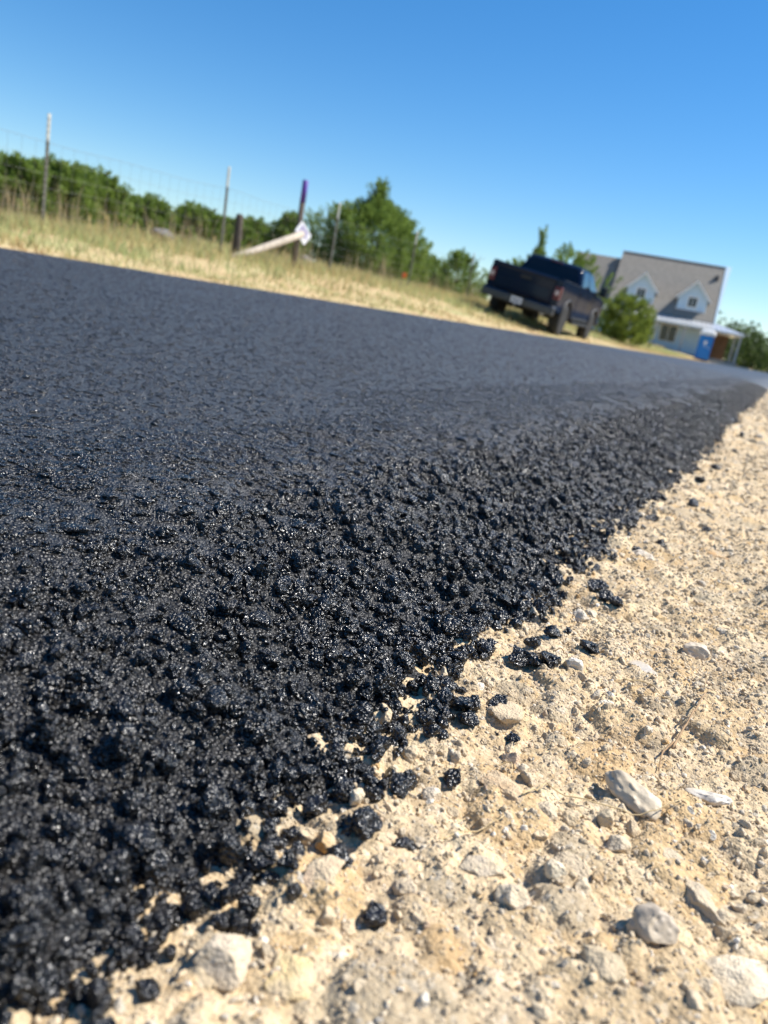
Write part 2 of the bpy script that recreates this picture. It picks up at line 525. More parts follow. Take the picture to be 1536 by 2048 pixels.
# ------------------------------------------------------------------ aggregate of the asphalt mat
def lumps_in(n, x0, x1, y0, y1, rlo, rhi, power=2.2, slope_only=False):
    x = rng.uniform(x0, x1, n); y = rng.uniform(y0, y1, n)
    u = rng.uniform(size=n)
    r = rlo * (1 - u * (1 - (rlo / rhi) ** power)) ** (-1 / power)
    return x, y, r
def place_lumps(x, y, r):
    s = toe_x(y) - x
    k = s > -.004 + r * .3
    x, y, r, s = x[k], y[k], r[k], s[k]
    flat = sstep(.04, .31, s)
    zs = 1 - .58 * flat
    z = road_z(x, y) + r * zs * (.35 - .58 * flat) + rng.normal(0, .0016, len(r)) * (1 - .6 * flat)
    z = np.where(s < .03, np.maximum(z, dirt_z(x, y) + r * .35), z)
    return np.stack([x, y, z], -1), r, zs
zones = []
zones.append(place_lumps(*lumps_in(13000, -.50, -.085, .02, 1.05, .0020, .0072, 1.35)))
zones.append(place_lumps(*lumps_in(800, -.46, -.09, .03, 1.0, .0065, .0105, 2.0)))
zones.append(place_lumps(*lumps_in(24000, -.50, -.085, .02, 1.05, .0008, .0020, 1.3)))
zones.append(place_lumps(*lumps_in(22000, -.62, -.085, 1.05, 3.2, .0026, .0080, 1.7)))
zones.append(place_lumps(*lumps_in(16000, -.60, -.085, 3.2, 11.0, .005, .012, 2.2)))
def polar_lumps(n, r0, r1, size0):
    """density falls off smoothly with distance from where one stands"""
    d = r0 * (r1 / r0) ** (rng.uniform(size=n) ** .9); th = rng.uniform(R(-4), R(78), n)
    x = -d * np.sin(th); y = d * np.cos(th)
    q = rng.uniform(size=n); rr = size0 * (1 - q * (1 - .3 ** 1.8)) ** (-1 / 1.8) * np.maximum(d / .6, 1) ** .55
    k = (x < -.40) & (x > -4.8)
    return x[k], y[k], rr[k]
zones.append(place_lumps(*polar_lumps(170000, .40, 14.0, .00155)))
# loose apron right at the toe: ragged clumps
ty = rng.uniform(.05, 2.5, 900); tx = toe_x(ty) + rng.normal(0, .008, 900)
tr = rng.uniform(.0025, .007, 900)
P = np.stack([tx, ty, dirt_z(tx, ty) + tr * .45], -1)
zones.append((P, tr, np.ones(900)))
P = np.concatenate([z[0] for z in zones]); Rr = np.concatenate([z[1] for z in zones]); ZS = np.concatenate([z[2] for z in zones])
sx, sy, sd = screen(P)
vis = (sd > .05) & (sx > -20) & (sx < 1556) & (sy > 0) & (sy < 2068)
size = np.where(vis, Rr / np.maximum(sd, .05), 0)
order = np.argsort(-size); hero = order[:300]; rest = order[300:]
VAR_HI = [np_mesh('asphalt_lump', lump_verts(4, 100 + k, .16, 330), ICO[4][1], M_ASPH) for k in range(14)]
def lump_pose(q):
    n = len(q); fl = ZS[q] < .62
    e = rng.uniform(-np.pi, np.pi, (n, 3)); e[fl, 0] *= .06; e[fl, 1] *= .06
    sc = Rr[q][:, None] * np.stack([np.ones(n), rng.uniform(.55, 1, n), rng.uniform(.45, .95, n)], -1)
    sc[fl, 2] *= ZS[q][fl]
    return e, sc
he, hs = lump_pose(hero)
for j, q in enumerate(hero):
    o = bpy.data.objects.new('asphalt_lump', VAR_HI[j % 14])
    o.location = P[q]; o.rotation_euler = he[j]; o.scale = hs[j]
    link(o, road)
e, sc = lump_pose(rest)
VAR_LO = [np_mesh('asphalt_lump', lump_verts(3, 200 + k, .16, 150), ICO[3][1], M_ASPH) for k in range(10)]
far = (sd[rest] > 1.3) * 14
gn_scatter('asphalt_aggregate', P[rest], e, sc, far + rng.integers(0, 10, len(rest)), (VAR_HI + VAR_LO), road)

# ------------------------------------------------------------------ stones in the dirt
TAN = (.55, .43, .28); CREAM = (.64, .53, .38); GREY = (.50, .45, .37); ORANGE = (.50, .31, .13); WHITE = (.78, .73, .63); PINK = (.55, .40, .27)
PAL = [TAN, CREAM, GREY, ORANGE, WHITE, PINK]
WTS = [.44, .30, .13, .03, .05, .05]
RK1 = [np_mesh('grain', rock_verts(1, 900 + k, noise=.08), ICO[1][1], M_GRAVEL) for k in range(12)]
RK2 = [np_mesh('grain', rock_verts(3, 980 + k, planes=11, noise=.07), ICO[3][1], M_GRAVEL) for k in range(12)]
RK3 = [np_mesh('stone', rock_verts(3, 1000 + k, planes=10, noise=.07), ICO[3][1], M_STONE) for k in range(14)]
def stones_in(n, x0, x1, y0, y1, rlo, rhi, power=2.4):
    x, y, r = lumps_in(n, x0, x1, y0, y1, rlo, rhi, power)
    k = x > toe_x(y) - .012
    return x[k], y[k], r[k]
Z = [stones_in(24000, -.16, .12, .10, .66, .0006, .0030, 1.6),
     stones_in(12000, -.16, .13, .55, 1.2, .0010, .0040, 1.7),
     stones_in(1900, -.16, .13, .11, 1.1, .0026, .0080, 2.3),
     stones_in(6500, -.16, .25, 1.1, 2.6, .0024, .009, 2.0),
     stones_in(6000, -.20, .5, 2.6, 9.0, .006, .022, 2.2),
     stones_in(3500, -.2, 2.6, 9.0, 40.0, .014, .05, 2.4),
     stones_in(3500, .12, .5, -.1, 1.2, .0022, .008, 2.2),
     stones_in(2500, .25, 1.6, .2, 6.0, .006, .02, 2.4),
     stones_in(1600, -.16, .2, -.3, .12, .0015, .007, 2.0)]
x = np.concatenate([z[0] for z in Z]); y = np.concatenate([z[1] for z in Z]); r = np.concatenate([z[2] for z in Z])
hero_st = [  # x, y, radii (a,b,c), turn, colour, label, material, sink
    (-.0072, .3925, (.0205, .0125, .0085), 2.45, (.48, .41, .31), 'large smooth grey-brown stone with a whitish crust, behind the curved straw', M_FLINT, .12),
    (.0285, .4285, (.0135, .0068, .0032), -.25, (.74, .69, .60), 'thin pale grey flake of flint tilted up on its own shadow', M_FLINT, .9),
    (.0165, .292, (.0120, .0105, .0105), .3, (.38, .32, .25), 'dark glassy brown-grey nodule standing proud of the dirt', M_FLINT, .28),
    (.0005, .650, (.0125, .0100, .0090), .6, (.56, .47, .36), 'smooth rounded buff cobble alone among fine gravel', M_FLINT, .4),
    (-.0308, .568, (.0150, .0105, .0045), 2.3, (.50, .47, .43), 'flat angular grey stone chip set flush in the dirt', M_FLINT, .15),
    (-.073, .523, (.0085, .0075, .0080), .2, (.80, .76, .68), 'bright white broken stone against the black asphalt clumps', M_STONE, .5),
    (-.064, .349, (.0170, .0100, .0040), 2.6, (.52, .36, .21), 'flat tan slab of stone with pale flecks and orange rim', M_STONE, .15),
    (-.055, .284, (.0150, .0135, .0070), .5, (.47, .40, .31), 'broad grey-buff weathered stone sunk in the dirt', M_STONE, .15),
    (-.1115, .183, (.0125, .0110, .0085), .8, (.62, .52, .39), 'big cream stone with rusty tints below the asphalt beads', M_STONE, .35),
    (-.0915, .191, (.0120, .0105, .0060), .1, (.66, .50, .25), 'yellow ochre crumbly stone next to the big cream one', M_STONE, .2),
    (-.1043, .2325, (.0115, .0085, .0050), 1.2, (.50, .36, .24), 'smooth pinkish-brown stone half under the asphalt edge', M_STONE, .25),
    (-.0365, .274, (.0080, .0072, .0065), .4, (.66, .56, .42), 'knobbly cream stone with tan cap in loose gravel', M_STONE, .4),
    (-.0258, .297, (.0050, .0052, .0050), .4, (.74, .66, .50), 'small bright cream cube-like stone', M_STONE, .5),
    (-.0755, .256, (.0070, .0058, .0055), 1.4, (.55, .45, .33), 'blocky buff stone beside the long asphalt sliver', M_STONE, .4),
    (-.0925, .318, (.0058, .0055, .0055), .4, (.66, .56, .43), 'pale angular stone just under the compact asphalt crumb', M_STONE, .5),
    (-.089, .421, (.0140, .0100, .0060), .9, (.54, .42, .28), 'wide tan stone at the foot of the asphalt slope', M_STONE, .25),
    (-.0915, .625, (.0100, .0085, .0080), 1.9, (.72, .65, .54), 'whitish stone leaning on the asphalt toe', M_STONE, .4),
    (.049, .297, (.0190, .0130, .0085), .8, (.74, .65, .50), 'chalky white lump of limestone with rough face', M_STONE, .2),
    (.0325, .333, (.0140, .0100, .0060), 2.4, (.46, .39, .29), 'long olive-buff stone sunk level with the dirt', M_STONE, .15),
    (.002, .262, (.0120, .0080, .0060), 2.6, (.44, .36, .24), 'brown ridge-backed stone beside the dark nodule', M_STONE, .2),
    (.0165, .356, (.0130, .0085, .0050), 2.5, (.47, .40, .29), 'grey-tan flat stone between the straw and the nodule', M_STONE, .15),
    (-.016, .362, (.0050, .0055, .0060), .2, (.50, .42, .29), 'small upright olive stone under the big smooth stone', M_STONE, .4),
    (-.006, .347, (.0078, .0068, .0060), .8, (.58, .50, .38), 'faceted grey-cream stone below the curved straw', M_STONE, .35),
    (-.020, .318, (.0160, .0085, .0050), 2.3, (.48, .40, .29), 'long buff slab lying slantwise in gravel', M_STONE, .05),
    (-.030, .352, (.0085, .0070, .0055), 2.3, (.44, .33, .19), 'ochre brown flat stone crossed by straw', M_STONE, .1),
    (-.042, .345, (.0085, .0072, .0060), .3, (.52, .43, .31), 'rough buff stone with white spots below the flat slab', M_STONE, .25),
    (-.012, 1.02, (.0180, .0090, .0050), .3, (.52, .31, .14), 'rusty orange stone lying far along the shoulder', M_STONE, .4),
    (-.083, .905, (.0160, .0110, .0080), .4, (.70, .62, .52), 'pale pinkish stone beside a stray asphalt crumb', M_STONE, .35),
    (-.088, .652, (.0120, .0060, .0055), 2.2, (.70, .60, .44), 'cream wedge of stone touching the asphalt toe', M_STONE, .35),
    (-.116, .2815, (.0060, .0040, .0060), 1.6, (.80, .70, .54), 'white chip caught inside the asphalt clumps', M_STONE, .9),
]
SHORT = ['the big smooth grey stone', 'the pale flint flake', 'the dark glassy nodule', 'the rounded buff cobble', 'the flat grey chip', 'the white broken stone',
         'the flat tan slab', 'the broad grey-buff stone', 'the big cream stone', 'the yellow ochre stone', 'the pinkish-brown stone', 'the knobbly cream stone', 'the bright cream cube',
         'the blocky buff stone', 'the pale angular stone', 'the wide tan stone', 'the whitish leaning stone', 'the chalky white lump', 'the long olive-buff stone', 'the ridge-backed stone',
         'the grey-tan flat stone', 'the upright olive stone', 'the faceted grey-cream stone', 'the long buff slab', 'the ochre brown stone', 'the rough white-spotted stone', 'the rusty orange stone',
         'the pale pinkish stone', 'the cream wedge', 'the white chip in the asphalt']
HXY = np.array([h[:2] for h in hero_st])
def beside(x_, y_):
    d = np.hypot(HXY[:, 0] - x_, HXY[:, 1] - y_); k = int(np.argmin(d))
    if d[k] < .10: return ('touching ' if d[k] < .016 else 'near ') + SHORT[k]
    return 'in the gravel farther along the shoulder'
for n, (hx, hy, (a, b_, c), turn, colr, lab, mt, sink) in enumerate(hero_st):
    pl = 6 if mt is M_FLINT else 11
    me = np_mesh('stone', rock_verts(4, 1200 + n, planes=pl, lo=.6, hi=.95, noise=.09), ICO[4][1], mt)
    o = bpy.data.objects.new('stone', me)
    tl = .35 if 'tilted' in lab else .1
    o.location = (hx, hy, float(dirt_z(hx, hy)) + c * sink - .0022); o.scale = (a, b_, c); o.rotation_euler = (random.uniform(-tl, tl), random.uniform(-tl, tl), turn)
    o.color = (*colr, 1); link(o); tag(o, lab, 'stone')
# loose crumbs beyond the toe: each a thing
CR_HI = [np_mesh('asphalt_crumb', lump_verts(4, 700 + k, .34, 220), ICO[4][1], M_ASPH) for k in range(8)]
def crumb(x, y, r, stretch=1.0, ang=0.0, label=None, lift=.55, k=None):
    o = bpy.data.objects.new('asphalt_crumb', CR_HI[random.randrange(8) if k is None else k])
    z = float(dirt_z(x, y)) + r * lift
    o.location = (x, y, z); o.scale = (r * stretch, r, r * .85)
    o.rotation_euler = (random.uniform(-.3, .3), random.uniform(-.3, .3), ang)
    link(o)
    if label: tag(o, label, 'asphalt crumb')
    else:
        siz = 'pinhead-sized' if r < .002 else ('small' if r < .006 else ('middling' if r < .008 else 'large'))
        tag(o, siz + ' black asphalt crumb fallen off the road edge ' + beside(x, y), 'asphalt crumb', 'loose asphalt crumbs along the road edge')
    return o
crumb(-.0785, .2335, .0062, 1.0, .4, 'round black asphalt crumb with tiny pale speck, alone on the dirt', .75)
crumb(-.1115, .2015, .0033, 1.0, .2, 'little bead of black asphalt beside the big cream stone')
crumb(-.0862, .275, .0042, 2.1, .55, 'long pointed sliver of black asphalt lying past two joined crumbs')
crumb(-.0775, .400, .0048, 1.9, 2.2, 'elongated black asphalt crumb standing clear of the road edge on pale dirt', .7)
crumb(-.0885, .338, .0062, 1.05, .2, 'compact black asphalt crumb beside the flat tan slab of stone', .7)
crumb(-.071, .561, .0075, 1.5, 2.6, 'oblong black asphalt crumb above the broken white stone', .65)
crumb(-.0345, 1.138, .0065, 1.2, .2, 'black asphalt crumb far out on the dirt near an orange stone')
for x_, y_, r_, s_ in [(-.1035,.246,.0058,1.2),(-.1195,.240,.0042,1),(-.1035,.268,.0075,1.2),(-.1075,.316,.0078,1.1),(-.0985,.4225,.0062,1.3),
                   (-.105,.5275,.0075,1.2),(-.098,.555,.0062,1.3),(-.0915,.582,.0040,1),(-.0875,.508,.0105,1.25),(-.0975,.500,.0095,1.2),(-.106,.495,.0095,1.1),
                   (-.0961,.7085,.0095,1.3),(-.0846,.6876,.0080,1.0),(-.0746,.6833,.0078,1.2),(-.0732,.9726,.0075,1),(-.0925,.9137,.0082,1.2),
                   (-.0697,1.316,.0095,1.5),(-.0764,1.86,.010,1.2),(-.127,.2145,.0052,1.4),(-.124,.160,.0046,1.1),(-.1235,.1955,.0052,1),(-.105,1.10,.0085,1.3),
                   (-.100,1.105,.007,1),(-.0955,.428,.006,1),(-.086,.398,.0012,1),(-.060,.287,.0013,1),(-.043,.2575,.0012,1),(-.099,.1885,.0011,1),(-.075,.352,.0013,1),
                   (-.112,.402,.008,1.3),(-.104,.395,.0075,1.3),(-.108,.412,.007,1.2),(-.088,1.62,.011,1.3),(-.062,2.3,.010,1.2),(-.070,2.9,.012,1.2)]:
    crumb(x_, y_, r_, s_, random.uniform(0, 3))

# clear small gravel out of the hero stones
keep = np.ones(len(x), bool)
for hx, hy, (a, b_, c), *_ in hero_st:
    keep &= ~(((x - hx) ** 2 + (y - hy) ** 2 < (.72 * a) ** 2) & (r > .0022))
x, y, r = x[keep], y[keep], r[keep]
P = np.stack([x, y, dirt_z(x, y) + r * rng.uniform(-.62, .22, len(x)) - np.where(r > .0026, .2 * r, 0)], -1)
sx, sy, sd = screen(P)
vis = (sd > .05) & (sx > -10) & (sx < 1546) & (sy > 0) & (sy < 2058) & (x > toe_x(y) + .006)
size = np.where(vis, r / np.maximum(sd, .05), 0)
order = np.argsort(-size); big = order[:270]; rest = order[270:]
ci = rng.choice(6, len(x), p=WTS)
NAMES = [('tan', 'tan pebbles in the dirt'),
         ('cream', 'cream pebbles in the dirt'),
         ('grey-buff', 'grey pebbles in the dirt'),
         ('orange', 'orange pebbles in the dirt'),
         ('chalk-white', 'white pebbles in the dirt'),
         ('pinkish-brown', 'pinkish pebbles in the dirt')]
Rb = rot_mats(rng, len(big))
for j, q in enumerate(big):
    o = bpy.data.objects.new('pebble', RK3[j % 14])
    mm = Matrix([list(v) for v in Rb[j]]) @ Matrix.Diagonal(Vector((r[q], r[q] * random.uniform(.6, 1), r[q] * random.uniform(.5, .9))))
    o.matrix_world = Matrix.Translation(Vector(P[q])) @ mm.to_4x4()
    base = np.array(PAL[ci[q]]) * random.uniform(.85, 1.12)
    o.color = (*base, 1); link(o)
    el = o.scale[1] / o.scale[0]
    shp = 'long ' if el < .7 else ('blocky ' if el < .85 else 'round ')
    siz = 'tiny ' if r[q] < .0036 else ('small ' if r[q] < .0052 else 'stout ')
    at = 'at the asphalt toe ' if float(toe_x(y[q])) + .022 > x[q] else ''
    tag(o, siz + shp + NAMES[ci[q]][0] + ' pebble ' + at + beside(x[q], y[q]), 'pebble', NAMES[ci[q]][1])
tcol = np.array(PAL)[ci] * rng.uniform(.8, 1.15, (len(x), 1))
n = len(rest)
e = rng.uniform(-np.pi, np.pi, (n, 3))
sc = r[rest][:, None] * np.stack([np.ones(n), rng.uniform(.65, 1, n), rng.uniform(.5, .9, n)], -1)
ti = np.where(np.arange(n) < 6000, 12, 0) + rng.integers(0, 12, n)
grv = gn_scatter('gravel', P[rest], e, sc, ti, RK1 + RK2, None, tcol[rest])
tag(grv, 'fine limestone gravel and grit covering the dirt shoulder', 'gravel', kind='stuff')

# dry straw stems on the dirt
M_STRAW = plain('straw', (.55, .41, .21), .7, var=.2, scale=200)
M_TWIG = plain('twig_bark', (.34, .22, .12), .9, var=.25, scale=200)
def straw(pts, rad, label, mat=None):
    P_ = [Vector(p) for p in pts]; out = []
    for i in range(len(P_) - 1):                    # Catmull-Rom
        a, b, c, d = P_[max(i - 1, 0)], P_[i], P_[i + 1], P_[min(i + 2, len(P_) - 1)]
        for t in np.linspace(0, 1, 7)[:-1]:
            out.append(.5 * ((2 * b) + (c - a) * t + (2 * a - 5 * b + 4 * c - d) * t * t + (3 * b - a - 3 * c + d) * t ** 3))
    out.append(P_[-1])
    out = [Vector((p[0], p[1], float(dirt_z(p[0], p[1])) + p[2])) for p in out]
    c0 = Vector((out[0].x, out[0].y, out[0].z))
    mb = MB(); mb.tube([p - c0 for p in out], [rad * (1 - .5 * i / len(out)) for i in range(len(out))], 6)
    o = mb.build('dry_grass_stem', mat or M_STRAW, None, smooth=True); o.location = c0
    tag(o, label, 'straw')
straw([(-.0472,.3616,.003),(-.0232,.3662,.004),(.0029,.3766,.006),(.0199,.4015,.003)], .00042, 'long curved straw bowed under the big smooth stone')
straw([(-.055,.3432,.002),(-.050,.354,.003),(-.0475,.3612,.003)], .0005, 'short straw lying across the flat tan slab')
straw([(-.0387,.5291,.002),(-.0228,.5389,.004),(-.0014,.5194,.002)], .0005, 'thin pale straw arched in the gravel near the flat grey chip')
straw([(-.0748,.2846,.002),(-.068,.299,.003),(-.057,.3222,.002)], .0004, 'fine straw beside the broad grey-buff stone')
straw([(.0043,.4627,.004),(.009,.50,.006),(.0142,.5439,.004)], .0008, 'thick frayed stalk lying in grit above the pale flake', M_TWIG)
straw([(-.085,.500,.013),(-.0795,.5065,.015),(-.0775,.517,.010),(-.080,.525,.004)], .0005, 'brown hair-thin stem looped over an asphalt clump', M_TWIG)
straw([(-.077,.372,.002),(-.070,.376,.003),(-.066,.362,.002)], .0004, 'tiny bent straw by the elongated asphalt crumb')
straw([(.004,.470,.003),(.000,.455,.004),(.001,.44,.002)], .0007, 'short split stalk end in grit', M_TWIG)

# ------------------------------------------------------------------ grass of the far verge
def blades(n, xs, ys, hgt, lean, wid, cols):
    x, y = xs, ys; z = ground_z(x, y)
    az = rng.uniform(0, 2 * np.pi, n); wa = rng.uniform(0, 2 * np.pi, n)
    dx, dy = np.cos(az) * lean * hgt, np.sin(az) * lean * hgt
    wx, wy = np.cos(wa) * wid, np.sin(wa) * wid
    b = np.stack([x, y, z - .01], -1); w = np.stack([wx, wy, np.zeros(n)], -1)
    m = b + np.stack([dx * .35, dy * .35, hgt * .6], -1)
    t = b + np.stack([dx, dy, hgt], -1)
    V = np.stack([b - w, b + w, m + w * .7, m - w * .7, t], 1).reshape(-1, 3)
    k = (np.arange(n) * 5)[:, None, None]
    Fc = (np.array([[0, 1, 2], [0, 2, 3], [3, 2, 4]])[None] + k).reshape(-1, 3)
    return V, Fc, np.repeat(cols, 5, axis=0)
def gcol(n, dry):
    a = np.array([.54, .355, .175]); b = np.array([.50, .52, .26]); c = np.array([.36, .43, .17])
    u = rng.uniform(size=(n, 1)); d = dry[:, None] + rng.normal(0, .18, (n, 1))
    d = np.clip(d, 0, 1)
    return (a * d + (b * u + c * (1 - u)) * (1 - d)) * rng.uniform(.75, 1.2, (n, 1))
parts = []
n = 60000
xx = -4.84 - rng.uniform(0, 1, n) ** .8 * 7.0; yy = 2.5 + rng.uniform(0, 1, n) ** 1.35 * 60
dens = vnoise(xx * 1.1, yy * 1.1, 51) + vnoise(xx * 3, yy * 3, 52) * .6 + .35
k = (rng.uniform(size=n) < np.clip(dens * 1.6, .12, 1)) & (rng.uniform(size=n) < np.clip((-xx - 4.9) / 1.0, .12, 1))
xx, yy = xx[k], yy[k]; n = len(xx)
edge = sstep(5.0, 7.4, -xx)
hg = (.04 + .10 * edge * rng.uniform(.4, 1.3, n)) * (1 + .7 * vnoise(xx * .8, yy * .8, 53))
dry = np.clip(.95 - .85 * edge + vnoise(xx * .7, yy * .5, 54) * .8, 0, 1)
parts.append(blades(n, xx, yy, hg, rng.uniform(.1, .9, n), .004 + .004 * rng.uniform(size=n) + yy * .00022, gcol(n, dry)))
n = 16000   # taller growth along the fence line
xx = -8.9 + rng.normal(0, .75, n); yy = 2.5 + rng.uniform(0, 1, n) ** 1.2 * 45
parts.append(blades(n, xx, yy, rng.uniform(.08, .26, n), rng.uniform(.1, .6, n), .004 + yy * .00022, gcol(n, rng.uniform(.1, .7, n))))
n = 800    # pale dead stalks
cx = rng.uniform(-10.6, -8.6, 130); cy = 5 + rng.uniform(0, 1, 130) ** 1.2 * 30; w = rng.integers(0, 130, n)
xx = cx[w] + rng.normal(0, .10, n); yy = cy[w] + rng.normal(0, .14, n)
parts.append(blades(n, xx, yy, rng.uniform(.3, .75, n), rng.uniform(.05, .35, n), np.full(n, .006), np.tile([[.46, .37, .22]], (n, 1)) * rng.uniform(.7, 1.2, (n, 1))))
n = 30000   # rough pasture beyond the fence and past the truck
xx = rng.uniform(-40, -10, n); yy = 2 + rng.uniform(0, 1, n) * 85
parts.append(blades(n, xx, yy, rng.uniform(.12, .4, n), rng.uniform(.1, .6, n), np.full(n, .02), gcol(n, rng.uniform(.2, .8, n))))
V, Fc, Tn = merge(parts)
gr = link(bpy.data.objects.new('grass', np_mesh('grass', V, Fc, M_GRASS, False, Tn)))
tag(gr, 'dry yellow-green grass and weeds on the far verge', 'grass', kind='stuff')

# ------------------------------------------------------------------ fence
M_WIRE = plain('galvanised_wire', (.20, .20, .19), .6, .3)
M_TPOST = plain('tpost_steel', (.13, .125, .10), .7, .2, var=.35, scale=9)
M_TWHITE = plain('tpost_white_paint', (.47, .48, .44), .6)
M_WOOD_D = plain('weathered_dark_wood', (.085, .068, .055), .95, var=.4, scale=18, bmp=.6)
M_WOOD_P = plain('bleached_wood', (.42, .36, .285), .9, var=.25, scale=14, bmp=.4)
M_PURPLE = plain('purple_paint', (.10, .045, .30), .6, var=.2)
M_SIGN = plain('sign_white', (.74, .74, .76), .5, var=.05)
M_SIGNP = plain('sign_purple_print', (.22, .17, .42), .6)
M_ORANGE = plain('orange_plastic', (.75, .16, .04), .5)

def tpost_meshes():
    h = 1.4
    T = [(-.022, 0), (.022, 0), (.022, .006), (.004, .006), (.004, .034), (-.004, .034), (-.004, .006), (-.022, .006)]
    a = MB().prism(T, 'z', -.25, h - .32)
    for i in range(14):
        a.box(-.008, .008, -.010, .0, .05 + i * .075, .075 + i * .075)
    b = MB().prism(T, 'z', h - .32, h)
    for i in range(4):
        b.box(-.008, .008, -.010, .0, h - .30 + i * .075, h - .275 + i * .075)
    return a.mesh('shaft', M_TPOST), b.mesh('painted_top', M_TWHITE)
TP_A, TP_B = tpost_meshes()
FX = -9.0
posts = [(3.7, 'steel T-post with white tip standing before the leftmost junipers'),
         (7.35, 'white-tipped steel T-post before the broad leafy juniper pair'),
         (10.95, 'white-tipped steel T-post beside the dark wooden stub'),
         (14.5, 'white-tipped steel T-post between the purple-topped post and the tall juniper'),
         (18.35, 'white-tipped steel T-post in front of the tall pointed juniper flank'),
         (22.4, 'white-tipped steel T-post before the small dark juniper'),
         (26.6, 'steel T-post in the grass behind the parked pickup'),
         (30.8, 'steel T-post beyond the parked pickup')]
for y_, lab in posts:
    e = empty('fence_post', (FX, y_, float(ground_z(FX, y_))), R(90), lab, 'fence post', 'steel T-posts of the field fence')
    e.rotation_euler = (random.uniform(-.03, .03), random.uniform(-.03, .03), R(90))
    e.scale = (1.0, 1.0, 1.0)
    link(bpy.data.objects.new('shaft', TP_A), e); link(bpy.data.objects.new('painted_top', TP_B), e)

wf = empty('wire_fence', (FX - .03, 3.0, 0), 0, 'woven field-wire fence strung between the steel T-posts', 'fence')
yy = np.arange(0, 30.01, .6)
def fz(y): return float(ground_z(FX, y + 3.0))
def sag(y):
    pts = [p[0] - 3 for p in posts]
    d = min(abs(y - p) for p in pts); return -.02 * min(d, 2) / 2
for hh in (.08, .22, .36, .52, .68, .86, 1.06):
    mb = MB(); mb.tube([(0, y_, fz(y_) + hh + sag(y_)) for y_ in yy], .0020 if hh > 1 else .0014, 5)
    mb.build('strand', M_WIRE, wf, smooth=True)
st = MB().tube([(0, 0, .06), (0, 0, 1.06)], .0013, 5).mesh('stay', M_WIRE)
for k in range(150):
    o = bpy.data.objects.new('stay', st); y_ = k * .2; o.location = (0, y_, fz(y_) + sag(y_)); link(o, wf)

gz = lambda x_, y_: float(ground_z(x_, y_))
# dark wooden stub
mb = MB(); mb.tube([(0, 0, -.2), (.005, .01, .35), (-.01, .02, .66), (-.008, .02, .70)], [.075, .07, .064, .045], 12)
o = mb.build('wooden_post', M_WOOD_D, None, smooth=True); o.location = (FX + .1, 11.2, gz(FX, 11.2))
tag(o, 'short dark weathered wooden fence stub beside a steel T-post', 'wooden post')
# purple topped brace post
e = empty('corner_post', (FX, 13.15, gz(FX, 13.15)), 0, 'tall dark fence post with purple-painted top', 'fence post')
MB().tube([(0, 0, -.3), (0, 0, 1.2)], [.062, .055], 14).build('shaft', M_WOOD_D, e, smooth=True)
MB().tube([(0, 0, 1.2), (0, 0, 1.60), (0, 0, 1.61)], [.057, .055, .04], 14).build('purple_top', M_PURPLE, e, smooth=True)
# bleached diagonal brace
za = gz(FX, 13.1); zb = gz(FX + .15, 10.9)
mb = MB(); mb.tube([(0, 0, 0), (.0, .7, .30 * (za + .66 - zb)), (-.03, 1.5, .67 * (za + .66 - zb)), (-.06, 2.18, za + .66 - zb)], [.055, .062, .068, .062], 12)
o = mb.build('brace_pole', M_WOOD_P, None, smooth=True); o.location = (FX + .20, 10.9, zb - .03)
tag(o, 'bleached wooden brace pole leaning against the purple-topped post', 'brace pole')
# little sign hung askew on the post
e = empty('sign', (FX + .085, 13.2, za + .66), R(90), 'small white sign with purple print hanging askew on the purple-topped post', 'sign')
e.rotation_euler = (R(0), R(38), R(78))
MB().prism([(-.17, -.13), (.17, -.13), (.19, -.11), (.19, .11), (.17, .13), (-.17, .13), (-.19, .11), (-.19, -.11)], 'y', -.004, .004).build('panel', M_SIGN, e)
for k, (a, b_, c, d_) in enumerate([(-.13, .10, .045, .085), (-.13, .13, -.02, .012), (-.13, .06, -.085, -.06)]):
    MB().box(a, b_, -.008, -.0045, c, d_).build('print_line', M_SIGNP, e)
# scrap of orange plastic in the grass, and a grey rock
mb = MB(); mb.tube([(0, 0, 0), (0, 0, .42)], .006, 6); e = empty('marker_flag', (-8.0, 15.9, gz(-8, 15.9)), .3, 'tiny orange marker flag in the verge grass', 'marker flag')
mb.build('wire', M_WIRE, e); MB().add([(0, 0, .30), (.10, .01, .31), (.11, -.01, .41), (0, 0, .42), (0, .003, .30), (.10, .013, .31), (.11, -.007, .41), (0, .003, .42)], [(0, 1, 2, 3), (7, 6, 5, 4), (0, 4, 5, 1), (1, 5, 6, 2), (2, 6, 7, 3), (3, 7, 4, 0)]).build('flag', M_ORANGE, e)
for (bx_, by_, rr_, lab) in [(-10.3, 10.9, .20, 'pale grey boulder at the foot of the low junipers'), (-10.5, 15.9, .24, 'grey boulder pile behind the purple-topped post')]:
    o = bpy.data.objects.new('boulder', np_mesh('boulder', rock_verts(3, int(rr_ * 1000), 10), ICO[3][1], plain('grey_boulder', (.17, .16, .155), .9, var=.3, scale=5)))
    o.location = (bx_, by_, gz(bx_, by_) + .1); o.scale = (rr_, rr_ * 1.2, rr_ * .7); link(o); tag(o, lab, 'boulder')

